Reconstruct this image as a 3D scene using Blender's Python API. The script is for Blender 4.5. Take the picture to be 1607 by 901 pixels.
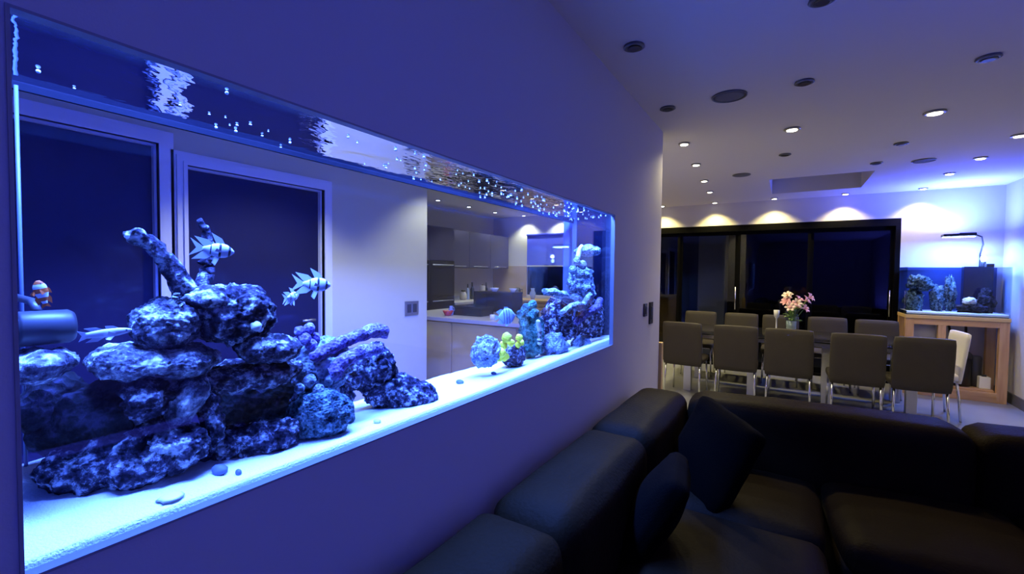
import bpy, bmesh, math, random
from math import sin, cos, pi, radians as R
from mathutils import Vector as V, Matrix, noise

for o in list(bpy.data.objects):
    bpy.data.objects.remove(o)
sc = bpy.context.scene
col = sc.collection
random.seed(7)

# ------------------------------------------------------------------ camera
W, H, FPX = 1607, 901, 702.05
CAM = V((0.8, 0.0, 1.34))
yaw, pit, rol = R(31.648), R(-1.891), R(0.561)
_F = V((-sin(yaw) * cos(pit), cos(yaw) * cos(pit), sin(pit)))
_R0 = V((cos(yaw), sin(yaw), 0))
_U0 = _R0.cross(_F)
_R = _R0 * cos(rol) + _U0 * sin(rol)
_U = _U0 * cos(rol) - _R0 * sin(rol)
cd = bpy.data.cameras.new('camera')
cd.sensor_fit = 'HORIZONTAL'
cd.sensor_width = 36
cd.lens = FPX / W * 36
cd.clip_start = 0.02
cam = bpy.data.objects.new('camera', cd)
col.objects.link(cam)
cam.matrix_world = Matrix(((_R.x, _U.x, -_F.x, CAM.x), (_R.y, _U.y, -_F.y, CAM.y), (_R.z, _U.z, -_F.z, CAM.z), (0, 0, 0, 1)))
sc.camera = cam


def at(u, v, x=None, y=None, z=None):
    """world point on the sight line of photo pixel (u, v) in the plane x=, y= or z="""
    d = _F + _R * ((u - W / 2) / FPX) + _U * ((H / 2 - v) / FPX)
    for i, t in enumerate((x, y, z)):
        if t is not None:
            return CAM + d * ((t - CAM[i]) / d[i])


def depth(p):
    return (V(p) - CAM).dot(_F)


# ------------------------------------------------------------------ world, exposure, big lights
w = bpy.data.worlds.new('night')
sc.world = w
w.use_nodes = True
w.node_tree.nodes['Background'].inputs[0].default_value = (0.10, 0.12, 0.3, 1)
w.node_tree.nodes['Background'].inputs[1].default_value = 0.004
sc.view_settings.view_transform = 'Standard'
sc.view_settings.look = 'None'
sc.view_settings.exposure = 0.0
sc.view_settings.gamma = 1.0
sc.cycles.transparent_max_bounces = 24
sc.cycles.max_bounces = 10
sc.cycles.sample_clamp_indirect = 4.0
sc.cycles.caustics_reflective = False
sc.cycles.caustics_refractive = False

TANK_COL = (0.085, 0.20, 1.0)
TANK_W = 135.0           # each of the three light bars over the big tank
TANK2_COL = (0.10, 0.25, 1.0)
TANK2_W = 34.0
UP_FILL_W = 78.0               # added upward fill above the small tank's lamp, blues the ceiling
CLIP_W = 4.0             # small clip lamp behind the little tank
CEIL_FILL_W = 31.0             # added out-of-view blue fill for ceiling and walls
SPOT_W = 22.0
WASH_W = 34.0
WASH_COL = (1.0, 0.82, 0.28)
SPOT_COL = (1.0, 0.86, 0.46)


def area(name, loc, sx, sy, power, color, rot=(0, 0, 0), spread=180):
    l = bpy.data.lights.new(name, 'AREA')
    l.shape = 'RECTANGLE'
    l.size, l.size_y = sx, sy
    l.energy = power
    l.color = color
    l.spread = R(spread)
    o = bpy.data.objects.new(name, l)
    o.location = loc
    o.rotation_euler = rot
    col.objects.link(o)
    return o


for i in range(3):
    area('tank_light', (-0.15, 0.45 + i * 0.86, 1.905), 0.16, 0.74, TANK_W, TANK_COL)
area('small_tank_light', (2.41, 6.86, 1.765), 0.25, 0.10, TANK2_W, TANK2_COL)
area('small_tank_ceiling_fill', (2.41, 6.86, 1.84), 0.25, 0.10, UP_FILL_W, (0.05, 0.085, 1.0), rot=(pi, 0, 0))
area('ceiling_fill', (2.62, 0.2, 0.35), 0.2, 2.6, CEIL_FILL_W, (0.07, 0.09, 1.0), rot=(pi, 0, 0), spread=105)


# ------------------------------------------------------------------ materials
def mat(name, colr, rough=0.5, metal=0.0, spec=0.5, bump=0.0, bscale=60, var=0.0, vscale=8, emit=None, estr=0, sheen=0):
    m = bpy.data.materials.new(name)
    m.use_nodes = True
    nt = m.node_tree
    b = nt.nodes['Principled BSDF']
    b.inputs['Base Color'].default_value = (*colr, 1)
    b.inputs['Roughness'].default_value = rough
    b.inputs['Metallic'].default_value = metal
    b.inputs['Specular IOR Level'].default_value = spec
    if emit:
        b.inputs['Emission Color'].default_value = (*emit, 1)
        b.inputs['Emission Strength'].default_value = estr
    tc = nt.nodes.new('ShaderNodeTexCoord')
    if var:
        n = nt.nodes.new('ShaderNodeTexNoise')
        n.inputs['Scale'].default_value = vscale
        n.inputs['Detail'].default_value = 5
        nt.links.new(tc.outputs['Object'], n.inputs['Vector'])
        r = nt.nodes.new('ShaderNodeMix')
        r.data_type = 'RGBA'
        r.inputs[6].default_value = (*[c * (1 - var) for c in colr], 1)
        r.inputs[7].default_value = (*[min(1, c * (1 + var)) for c in colr], 1)
        nt.links.new(n.outputs['Fac'], r.inputs[0])
        nt.links.new(r.outputs[2], b.inputs['Base Color'])
    if bump:
        n2 = nt.nodes.new('ShaderNodeTexNoise')
        n2.inputs['Scale'].default_value = bscale
        n2.inputs['Detail'].default_value = 4
        nt.links.new(tc.outputs['Object'], n2.inputs['Vector'])
        bp = nt.nodes.new('ShaderNodeBump')
        bp.inputs['Strength'].default_value = bump
        bp.inputs['Distance'].default_value = 0.01
        nt.links.new(n2.outputs['Fac'], bp.inputs['Height'])
        nt.links.new(bp.outputs['Normal'], b.inputs['Normal'])
    return m


def glassy(name, ior, tint, rough=0.0, bump=None, sheet=True):
    """thin clear sheet: Fresnel mix of a mirror and a clear film"""
    m = bpy.data.materials.new(name)
    m.use_nodes = True
    nt = m.node_tree
    nt.nodes.clear()
    out = nt.nodes.new('ShaderNodeOutputMaterial')
    mx = nt.nodes.new('ShaderNodeMixShader')
    tr = nt.nodes.new('ShaderNodeBsdfTransparent')
    tr.inputs[0].default_value = (*tint, 1)
    gl = nt.nodes.new('ShaderNodeBsdfGlossy')
    gl.inputs['Roughness'].default_value = rough
    fr = nt.nodes.new('ShaderNodeFresnel')
    fr.inputs['IOR'].default_value = ior
    if sheet:
        # a solid sheet shows the same reflectance on its way in and out (rays are not bent here)
        ge = nt.nodes.new('ShaderNodeNewGeometry')
        mi = nt.nodes.new('ShaderNodeMix')
        mi.inputs[2].default_value = ior
        mi.inputs[3].default_value = 1 / ior
        nt.links.new(ge.outputs['Backfacing'], mi.inputs[0])
        nt.links.new(mi.outputs[0], fr.inputs['IOR'])
    nt.links.new(fr.outputs[0], mx.inputs[0])
    nt.links.new(tr.outputs[0], mx.inputs[1])
    nt.links.new(gl.outputs[0], mx.inputs[2])
    nt.links.new(mx.outputs[0], out.inputs[0])
    if bump:
        tc = nt.nodes.new('ShaderNodeTexCoord')
        mp = nt.nodes.new('ShaderNodeMapping')
        mp.inputs['Scale'].default_value = bump[0]
        n = nt.nodes.new('ShaderNodeTexNoise')
        n.inputs['Scale'].default_value = 1
        n.inputs['Detail'].default_value = 3
        n.inputs['Roughness'].default_value = 0.6
        bp = nt.nodes.new('ShaderNodeBump')
        bp.inputs['Strength'].default_value = bump[1]
        bp.inputs['Distance'].default_value = bump[2]
        nt.links.new(tc.outputs['Object'], mp.inputs[0])
        nt.links.new(mp.outputs[0], n.inputs['Vector'])
        nt.links.new(n.outputs['Fac'], bp.inputs['Height'])
        nt.links.new(bp.outputs['Normal'], gl.inputs['Normal'])
    return m


def rockmat(name, c1, c2, c3, scale=26, pore=70, bump=0.9):
    m = bpy.data.materials.new(name)
    m.use_nodes = True
    nt = m.node_tree
    b = nt.nodes['Principled BSDF']
    b.inputs['Roughness'].default_value = 0.9
    b.inputs['Specular IOR Level'].default_value = 0.15
    tc = nt.nodes.new('ShaderNodeTexCoord')
    n = nt.nodes.new('ShaderNodeTexNoise')
    n.inputs['Scale'].default_value = scale
    n.inputs['Detail'].default_value = 7
    n.inputs['Roughness'].default_value = 0.68
    nt.links.new(tc.outputs['Object'], n.inputs['Vector'])
    rp = nt.nodes.new('ShaderNodeValToRGB')
    e = rp.color_ramp.elements
    e[0].position, e[0].color = 0.41, (*c1, 1)
    e[1].position, e[1].color = 0.62, (*c3, 1)
    k = rp.color_ramp.elements.new(0.52)
    k.color = (*c2, 1)
    nt.links.new(n.outputs['Fac'], rp.inputs[0])
    vo = nt.nodes.new('ShaderNodeTexVoronoi')
    vo.inputs['Scale'].default_value = pore
    nt.links.new(tc.outputs['Object'], vo.inputs['Vector'])
    r2 = nt.nodes.new('ShaderNodeValToRGB')
    r2.color_ramp.elements[0].position = 0.12
    r2.color_ramp.elements[0].color = (0.35, 0.35, 0.35, 1)
    r2.color_ramp.elements[1].position = 0.45
    r2.color_ramp.elements[1].color = (1, 1, 1, 1)
    nt.links.new(vo.outputs['Distance'], r2.inputs[0])
    mu = nt.nodes.new('ShaderNodeMix')
    mu.data_type = 'RGBA'
    mu.blend_type = 'MULTIPLY'
    mu.inputs[0].default_value = 1
    nt.links.new(rp.outputs[0], mu.inputs[6])
    nt.links.new(r2.outputs[0], mu.inputs[7])
    nt.links.new(mu.outputs[2], b.inputs['Base Color'])
    ad = nt.nodes.new('ShaderNodeMath')
    ad.operation = 'MULTIPLY_ADD'
    ad.inputs[1].default_value = 1.6
    nt.links.new(n.outputs['Fac'], ad.inputs[0])
    nt.links.new(vo.outputs['Distance'], ad.inputs[2])
    bp = nt.nodes.new('ShaderNodeBump')
    bp.inputs['Strength'].default_value = bump
    bp.inputs['Distance'].default_value = 0.008
    nt.links.new(ad.outputs[0], bp.inputs['Height'])
    nt.links.new(bp.outputs['Normal'], b.inputs['Normal'])
    return m


def woodmat(name, c1, c2, axis=2, rough=0.5):
    m = bpy.data.materials.new(name)
    m.use_nodes = True
    nt = m.node_tree
    b = nt.nodes['Principled BSDF']
    b.inputs['Roughness'].default_value = rough
    tc = nt.nodes.new('ShaderNodeTexCoord')
    mp = nt.nodes.new('ShaderNodeMapping')
    s = [22, 22, 22]
    s[axis] = 1.5
    mp.inputs['Scale'].default_value = s
    n = nt.nodes.new('ShaderNodeTexNoise')
    n.inputs['Scale'].default_value = 1.5
    n.inputs['Detail'].default_value = 6
    rp = nt.nodes.new('ShaderNodeValToRGB')
    rp.color_ramp.elements[0].position = 0.35
    rp.color_ramp.elements[0].color = (*c1, 1)
    rp.color_ramp.elements[1].position = 0.65
    rp.color_ramp.elements[1].color = (*c2, 1)
    nt.links.new(tc.outputs['Object'], mp.inputs[0])
    nt.links.new(mp.outputs[0], n.inputs['Vector'])
    nt.links.new(n.outputs['Fac'], rp.inputs[0])
    nt.links.new(rp.outputs[0], b.inputs['Base Color'])
    return m


M = dict(
    wall=mat('wall_paint', (0.62, 0.60, 0.62), 0.75, bump=0.05, bscale=220, spec=0.25),
    ceil=mat('ceiling_paint', (0.78, 0.76, 0.77), 0.85, spec=0.2),
    floor=mat('floor_porcelain', (0.25, 0.26, 0.30), 0.32, var=0.12, vscale=2.5, bump=0.03, bscale=30),
    skirt=mat('skirting_grey', (0.10, 0.10, 0.11), 0.5),
    hallwall=mat('hall_paint', (0.66, 0.62, 0.46), 0.75, spec=0.2),
    frame=mat('door_frame_paint', (0.82, 0.82, 0.86), 0.5),
    darkdoor=mat('dark_door', (0.018, 0.018, 0.05), 0.6, spec=0.08, var=0.15, vscale=3),
    anth=mat('anthracite_frame', (0.0015, 0.0015, 0.002), 0.7, spec=0.06),
    chrome=mat('chrome', (0.75, 0.75, 0.77), 0.18, metal=1),
    steel=mat('brushed_steel', (0.55, 0.55, 0.57), 0.35, metal=1),
    leather=mat('black_leather', (0.015, 0.0095, 0.0042), 0.55, spec=0.025, bump=0.25, bscale=90, var=0.25, vscale=5),
    pillow=mat('black_cushion', (0.0016, 0.0012, 0.0008), 0.9, spec=0.04, bump=0.3, bscale=200),
    chair=mat('taupe_leather', (0.045, 0.038, 0.030), 0.6, spec=0.25, bump=0.12, bscale=150, var=0.12, vscale=9),
    chairw=mat('white_leather', (0.72, 0.68, 0.64), 0.5, bump=0.1, bscale=150),
    tabletop=mat('dark_glass', (0.012, 0.012, 0.015), 0.08),
    silver=mat('silver_leg', (0.7, 0.7, 0.74), 0.3, metal=0.8),
    white=mat('white_gloss', (0.85, 0.85, 0.83), 0.3),
    black=mat('black_plastic', (0.01, 0.01, 0.012), 0.35),
    darkgrey=mat('dark_grey_plastic', (0.04, 0.04, 0.045), 0.45),
    pine=woodmat('pine', (0.48, 0.27, 0.12), (0.62, 0.38, 0.19), 2),
    pineh=woodmat('pine_rail', (0.48, 0.27, 0.12), (0.62, 0.38, 0.19), 0),
    oak=woodmat('oak', (0.36, 0.22, 0.10), (0.50, 0.33, 0.17), 0),
    cream=mat('cream_panel', (0.66, 0.45, 0.18), 0.5, var=0.18, vscale=5),
    kitcab=mat('kitchen_cabinet', (0.055, 0.05, 0.085), 0.4),
    kitdark=mat('oven_black', (0.02, 0.02, 0.028), 0.15),
    splash=mat('splashback', (0.45, 0.42, 0.42), 0.3),
    counter=mat('pale_worktop', (0.55, 0.5, 0.45), 0.3),
    tan=mat('tan_panel', (0.46, 0.35, 0.20), 0.5, var=0.2, vscale=4),
    sand=mat('coral_sand', (0.80, 0.82, 0.78), 0.95, spec=0.1, bump=0.5, bscale=260, var=0.08, vscale=40),
    matblack=mat('matt_black', (.004, .004, .012), .8, spec=.15),
    acryl=mat('dark_acrylic', (0.006, 0.007, 0.02), 0.06),
    hood=mat('hood_white', (0.8, 0.8, 0.8), 0.7),
    silicone=mat('silicone', (0.12, 0.15, 0.25), 0.4),
    lamp_on=mat('lamp_lit', (1, 1, 1), 0.5, emit=(1, 0.90, 0.68), estr=14),
    lamp_off=mat('lamp_unlit', (0.03, 0.03, 0.035), 0.3),
    ring=mat('lamp_ring', (0.35, 0.35, 0.37), 0.35, metal=0.6),
    ringdark=mat('lamp_ring_dark', (0.16, 0.16, 0.17), 0.4),
    led=mat('blue_led', (0.5, 0.6, 1), 0.5, emit=(0.35, 0.6, 1.0), estr=20),
    mesh=mat('speaker_mesh', (0.16, 0.16, 0.17), 0.8, bump=0.4, bscale=400),
    red=mat('red_enamel', (0.55, 0.05, 0.05), 0.35),
    orange=mat('orange_peel', (0.75, 0.35, 0.05), 0.5),
    glassware=mat('blue_glassware', (0.35, 0.45, 0.75), 0.15),
    bottleg=mat('dark_bottle', (0.03, 0.035, 0.02), 0.15),
    stone=mat('stoneware', (0.5, 0.46, 0.40), 0.5),
    window_reflection=mat('blue_reflection', (0.07, 0.10, 0.95), 0.8),
    patio=mat('patio_stone', (0.10, 0.10, 0.10), 0.9, var=0.2),
    pillar=mat('pillar_render', (0.55, 0.55, 0.50), 0.9, var=0.1),
    leaf=mat('leaf_green', (0.16, 0.30, 0.05), 0.5, var=0.2, vscale=30),
    petal=mat('pink_petal', (0.85, 0.45, 0.50), 0.6),
    petalw=mat('cream_petal', (0.90, 0.74, 0.62), 0.6),
    stamen=mat('stamen', (0.55, 0.25, 0.03), 0.7),
    vase=mat('frosted_vase', (0.62, 0.62, 0.66), 0.25),
    fishw=mat('fish_silver', (0.85, 0.88, 0.92), 0.45),
    fishb=mat('fish_black', (0.03, 0.03, 0.05), 0.4),
    fisho=mat('fish_orange', (0.55, 0.10, 0.01), 0.45),
    fishs=mat('fish_blue', (0.35, 0.48, 0.75), 0.45),
    pump=mat('pump_grey', (0.05, 0.05, 0.06), 0.4),
    pumpb=mat('pump_cage', (0.18, 0.20, 0.32), 0.4),
    yellow=mat('yellow_polyp', (0.92, 0.85, 0.03), 0.7, bump=0.5, bscale=150),
    bubble=mat('bubble', (0.9, 0.95, 1.0), 0.2),
    pebble=mat('pebble', (0.10, 0.12, 0.22), 0.7, var=0.3, vscale=60),
    shell=mat('shell', (0.75, 0.74, 0.70), 0.5),
)
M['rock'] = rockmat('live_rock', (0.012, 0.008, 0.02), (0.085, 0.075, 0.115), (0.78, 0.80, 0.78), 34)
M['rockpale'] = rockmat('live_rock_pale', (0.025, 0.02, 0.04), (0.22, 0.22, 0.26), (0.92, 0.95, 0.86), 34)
M['rockdarkshade'] = rockmat('live_rock_dark_shade', (0.006, 0.006, 0.008), (0.018, 0.018, 0.024), (0.05, 0.045, 0.08))  # near-black puts the cave shade into the colour; also on small tank's dark rocks
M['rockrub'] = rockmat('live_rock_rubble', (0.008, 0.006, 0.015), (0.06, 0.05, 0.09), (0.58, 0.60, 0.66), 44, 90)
M['green'] = rockmat('green_coral', (0.02, 0.05, 0.05), (0.08, 0.22, 0.17), (0.22, 0.45, 0.34), 30, 110)
M['purple'] = rockmat('purple_coral', (0.10, 0.06, 0.20), (0.24, 0.17, 0.42), (0.42, 0.36, 0.62), 34, 120)
M['paleco'] = rockmat('pale_coral', (0.12, 0.14, 0.22), (0.34, 0.40, 0.46), (0.62, 0.70, 0.72), 30, 120)
M['brain'] = rockmat('brain_coral', (0.02, 0.035, 0.05), (0.10, 0.17, 0.20), (0.30, 0.40, 0.44), 40, 150)
M['glass'] = glassy('tank_glass', 1.30, (0.88, 0.93, 1.0))
M['glassback'] = glassy('tank_back_glass', 1.22, (0.70, 0.76, 1.0))
M['pane'] = glassy('window_pane', 1.45, (0.55, 0.57, 0.62))
M['vglass'] = glassy('vase_glass', 1.45, (0.86, 0.9, 0.92))
M['water'] = glassy('water_surface', 1.33, (0.97, 0.99, 1.0), 0.0, ((13, 7, 1), 0.16, 0.02), False)
M['water2'] = glassy('water_surface_small', 1.33, (0.9, 0.95, 1.0), 0.0, ((20, 20, 1), 0.3, 0.01), False)


# ------------------------------------------------------------------ object helpers
def tag(o, label=None, cat=None, group=None, kind=None):
    if label: o['label'] = label
    if cat: o['category'] = cat
    if group: o['group'] = group
    if kind: o['kind'] = kind
    return o


def thing(name, label, cat, loc=(0, 0, 0), rz=0.0, group=None):
    o = bpy.data.objects.new(name, None)
    o.empty_display_size = 0.1
    o.location = loc
    o.rotation_euler = (0, 0, rz)
    col.objects.link(o)
    return tag(o, label, cat, group)


def root_loc(p):
    while p.parent:
        p = p.parent
    return V(p.location)


class MB:
    def __init__(s):
        s.v, s.f, s.m = [], [], []
        s.mi = 0

    def add(s, vs, fs):
        n = len(s.v)
        s.v += [tuple(a) for a in vs]
        s.f += [tuple(i + n for i in f) for f in fs]
        s.m += [s.mi] * len(fs)
        return s

    def box(s, a, b, rot=None, piv=None):
        x0, y0, z0 = a
        x1, y1, z1 = b
        vs = [V(p) for p in ((x0, y0, z0), (x1, y0, z0), (x1, y1, z0), (x0, y1, z0), (x0, y0, z1), (x1, y0, z1), (x1, y1, z1), (x0, y1, z1))]
        if rot:
            piv = V(piv) if piv else (V(a) + V(b)) / 2
            vs = [rot @ (p - piv) + piv for p in vs]
        return s.add(vs, [(3, 2, 1, 0), (4, 5, 6, 7), (0, 1, 5, 4), (1, 2, 6, 5), (2, 3, 7, 6), (3, 0, 4, 7)])

    def tube(s, pts, rad, n=10, caps=True):
        pts = [V(p) for p in pts]
        if not hasattr(rad, '__len__'):
            rad = [rad] * len(pts)
        vs, fs = [], []
        up = V((0, 0, 1))
        for i, p in enumerate(pts):
            t = (pts[min(i + 1, len(pts) - 1)] - pts[max(i - 1, 0)]).normalized()
            a = t.cross(up)
            if a.length < 0.05:
                a = t.cross(V((1, 0, 0)))
            a.normalize()
            b = t.cross(a)
            for k in range(n):
                q = 2 * pi * k / n
                vs.append(p + (a * cos(q) + b * sin(q)) * rad[i])
        for i in range(len(pts) - 1):
            for k in range(n):
                fs.append((i * n + k, i * n + (k + 1) % n, (i + 1) * n + (k + 1) % n, (i + 1) * n + k))
        if caps:
            fs.append(tuple(reversed(range(n))))
            fs.append(tuple(range((len(pts) - 1) * n, len(pts) * n)))
        return s.add(vs, fs)

    def lathe(s, prof, c=(0, 0, 0), n=24, axis='z'):
        vs, fs = [], []
        for r, z in prof:
            for k in range(n):
                q = 2 * pi * k / n
                a = (r * cos(q), r * sin(q), z)
                if axis == 'y': a = (a[0], a[2], a[1])
                if axis == 'x': a = (a[2], a[0], a[1])
                vs.append(V(a) + V(c))
        for i in range(len(prof) - 1):
            for k in range(n):
                fs.append((i * n + k, i * n + (k + 1) % n, (i + 1) * n + (k + 1) % n, (i + 1) * n + k))
        fs.append(tuple(reversed(range(n))))
        fs.append(tuple(range((len(prof) - 1) * n, len(prof) * n)))
        return s.add(vs, fs)

    def ball(s, c, r, nu=12, nv=8, ax=None):
        if not hasattr(r, '__len__'): r = (r, r, r)
        vs, fs = [], []
        for j in range(nv + 1):
            t = pi * j / nv
            for k in range(nu):
                q = 2 * pi * k / nu
                p = V((r[0] * sin(t) * cos(q), r[1] * sin(t) * sin(q), r[2] * cos(t)))
                if ax: p = ax @ p
                vs.append(p + V(c))
        for j in range(nv):
            for k in range(nu):
                fs.append((j * nu + k, (j + 1) * nu + k, (j + 1) * nu + (k + 1) % nu, j * nu + (k + 1) % nu))
        return s.add(vs, fs)

    def build(s, name, m, parent=None, smooth=False, world=False, loc=None, bevel=0.0):
        me = bpy.data.meshes.new(name)
        off = V((0, 0, 0))
        if world and parent is not None:
            off = root_loc(parent)
        if loc is not None:
            off = V(loc)
        me.from_pydata([V(a) - off for a in s.v], [], s.f)
        ms = m if isinstance(m, (list, tuple)) else [m]
        for k in ms: me.materials.append(k)
        if len(ms) > 1:
            me.polygons.foreach_set('material_index', s.m)
        bm = bmesh.new()
        bm.from_mesh(me)
        bmesh.ops.remove_doubles(bm, verts=bm.verts, dist=1e-6)
        bmesh.ops.recalc_face_normals(bm, faces=bm.faces)
        if bevel:
            bmesh.ops.bevel(bm, geom=list(bm.edges), offset=bevel, segments=2, profile=0.6, affect='EDGES', clamp_overlap=True)
        bm.to_mesh(me)
        bm.free()
        if smooth:
            me.polygons.foreach_set('use_smooth', [True] * len(me.polygons))
        me.update()
        o = bpy.data.objects.new(name, me)
        col.objects.link(o)
        if parent is not None:
            o.parent = parent
        elif loc is not None:
            o.location = loc
        return o


def box(a, b): return MB().box(a, b)


def struct(o): return tag(o, kind='structure')


def dup(root, loc, rz, label, group=None):
    r = root.copy()
    col.objects.link(r)
    r.location = loc
    r.rotation_euler = (0, 0, rz)
    r['label'] = label
    if group: r['group'] = group
    for ch in list(root.children):
        c = ch.copy()
        col.objects.link(c)
        c.parent = r
        for g in list(ch.children):
            d = g.copy()
            col.objects.link(d)
            d.parent = c
    return r


def cushion(mb, c, size, r=0.06, puff=0.03, n=12, wr=0.004, seed=0, rot=None, flat=False):
    """rounded, slightly puffed upholstery block"""
    sx, sy, sz = [k / 2 for k in size]
    c = V(c)
    idx, vs, fs = {}, [], []

    def vert(i, j, k):
        key = (i, j, k)
        if key in idx: return idx[key]
        p = V((2 * i / n - 1, 2 * j / n - 1, 2 * k / n - 1))
        q = V((p.x * sx, p.y * sy, p.z * sz))
        inn = V((max(-sx + r, min(sx - r, q.x)), max(-sy + r, min(sy - r, q.y)), max(-sz + r, min(sz - r, q.z))))
        d = q - inn
        if d.length > 1e-6:
            # keep the surface at distance r from the inner box
            q = inn + d.normalized() * r
        bul = V((q.x * (1 - p.y ** 2) * (1 - p.z ** 2), q.y * (1 - p.x ** 2) * (1 - p.z ** 2), q.z * (1 - p.x ** 2) * (1 - p.y ** 2)))
        if flat: bul = V((0, bul.y, 0))
        q = q + V((bul.x / sx, bul.y / sy, bul.z / sz)) * puff
        nn = noise.noise(q * 9 + V((seed * 3.1, 0, 0))) + 0.6 * noise.noise(V((q.x * 30, q.y * 8, q.z * 12)) + V((0, seed, 0)))
        q = q + (q.normalized() if q.length > 0 else q) * nn * wr
        if rot: q = rot @ q
        vs.append(q + c)
        idx[key] = len(vs) - 1
        return idx[key]
    for a in range(n):
        for b in range(n):
            for s_ in (0, n):
                fs.append((vert(a, b, s_), vert(a + 1, b, s_), vert(a + 1, b + 1, s_), vert(a, b + 1, s_)))
                fs.append((vert(a, s_, b), vert(a + 1, s_, b), vert(a + 1, s_, b + 1), vert(a, s_, b + 1)))
                fs.append((vert(s_, a, b), vert(s_, a + 1, b), vert(s_, a + 1, b + 1), vert(s_, a, b + 1)))
    mb.add(vs, fs)
    return mb


# ------------------------------------------------------------------ the setting
CZ, YB, XR, YE = 2.37, 7.17, 2.85, 3.374      # ceiling, back wall, right wall, end of the dividing wall
XH, YH, XK = -2.15, 3.227, -4.05              # hall wall plane, its end, kitchen side wall
YN = -2.2                                     # wall behind the photographer
OY0, OY1, OZ0, OZ1 = 0.143, 2.342, 0.949, 1.654   # opening of the tank in the dividing wall
TB, TY0, TY1 = -0.36, 0.02, 2.62              # back glass, tank ends
WZ = 1.663                                    # water level

struct(box((XK - .1, YN, -0.1), (XR + .1, YB, 0)).build('floor', M['floor']))
# ceiling with a rectangular roof-light recess over the table
RX0, RX1, RY0, RY1 = 0.60, 1.50, 5.62, 6.62
b = MB()
b.box((XK - .1, YN, CZ), (RX0, YB, CZ + .1)).box((RX1, YN, CZ), (XR + .1, YB, CZ + .1))
b.box((RX0, YN, CZ), (RX1, RY0, CZ + .1)).box((RX0, RY1, CZ), (RX1, YB, CZ + .1))
struct(b.build('ceiling', M['ceil']))
b = MB()
b.box((RX0 - .03, RY0 - .03, CZ + .1), (RX0, RY1 + .03, CZ + .3)).box((RX1, RY0 - .03, CZ + .1), (RX1 + .03, RY1 + .03, CZ + .3))
b.box((RX0, RY0 - .03, CZ + .1), (RX1, RY0, CZ + .3)).box((RX0, RY1, CZ + .1), (RX1, RY1 + .03, CZ + .3))
w3 = struct(b.build('window_3', M['ceil']))
box((RX0, RY0, CZ + .27), (RX1, RY1, CZ + .285)).build('pane', mat('roof_pane', (0.02, 0.022, 0.03), 0.1), w3)
# dividing wall holding the tank: front skin, hall skin, base, top block and far end
b = MB()
FS, HS = -0.018, -0.39
b.box((FS, YN, 0), (0, YE, OZ0)).box((FS, YN, OZ1), (0, YE, CZ))
b.box((FS, YN, OZ0), (0, OY0, OZ1)).box((FS, OY1, OZ0), (0, YE, OZ1))
b.box((HS - .04, YN, 0), (HS, YE, 0.90)).box((HS - .04, YN, 1.83), (HS, YE, CZ))
b.box((HS - .04, YN, 0.90), (HS, TY0, 1.83)).box((HS - .04, TY1, 0.90), (HS, YE, 1.83))
b.box((HS, YN, 0), (FS, YE, 0.88)).box((HS, YN, 0.88), (FS, TY0 - .04, CZ)).box((HS, TY1 + .04, 0.88), (FS, YE, CZ))
struct(b.build('wall_left', M['wall'], bevel=0.0))
# thin grey liner around the tank opening
LN = .004
b = MB()
b.box((FS, OY0, OZ0), (.003, OY1, OZ0 + LN)).box((FS, OY0, OZ1 - LN), (.003, OY1, OZ1)).box((FS, OY0, OZ0 + LN), (.003, OY0 + LN, OZ1 - LN)).box((FS, OY1 - LN, OZ0 + LN), (.003, OY1, OZ1 - LN))
struct(b.build('trim_4', mat('opening_liner', (0.30, 0.30, 0.33), .5)))
# cream post added at the wall end, its colour stands for the yellow glow
struct(box((-0.05, YE + .002, 0), (0.022, YE + .05, 0.83)).build('trim_1', M['cream'], bevel=.004))
struct(box((XR, YN, 0), (XR + .1, YB + .1, CZ)).build('wall_right', M['wall']))
struct(box((XR - .015, YN, 0), (XR, YB, 0.11)).build('baseboard_right', M['skirt']))
struct(box((XK - .1, YN - .1, 0), (XR + .1, YN, CZ)).build('wall_near', M['wall']))
# back wall with the patio door opening and the kitchen window opening
DX0, DX1, DZ = -1.35, 1.964, 2.05
KX0, KX1, KZ0, KZ1 = -3.30, -1.75, 0.93, 2.04
b = MB()
Y2 = YB + .14
b.box((XK - .1, YB, 0), (KX0, Y2, CZ)).box((KX0, YB, KZ1), (KX1, Y2, CZ)).box((KX0, YB, 0), (KX1, Y2, KZ0))
b.box((KX1, YB, 0), (DX0, Y2, CZ)).box((DX0, YB, DZ), (DX1, Y2, CZ)).box((DX1, YB, 0), (XR, Y2, CZ))
struct(b.build('wall_back', M['wall']))
struct(box((DX1 + .002, YB - .015, 0), (XR - .016, YB, 0.11)).build('baseboard_back', M['skirt']))
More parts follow.
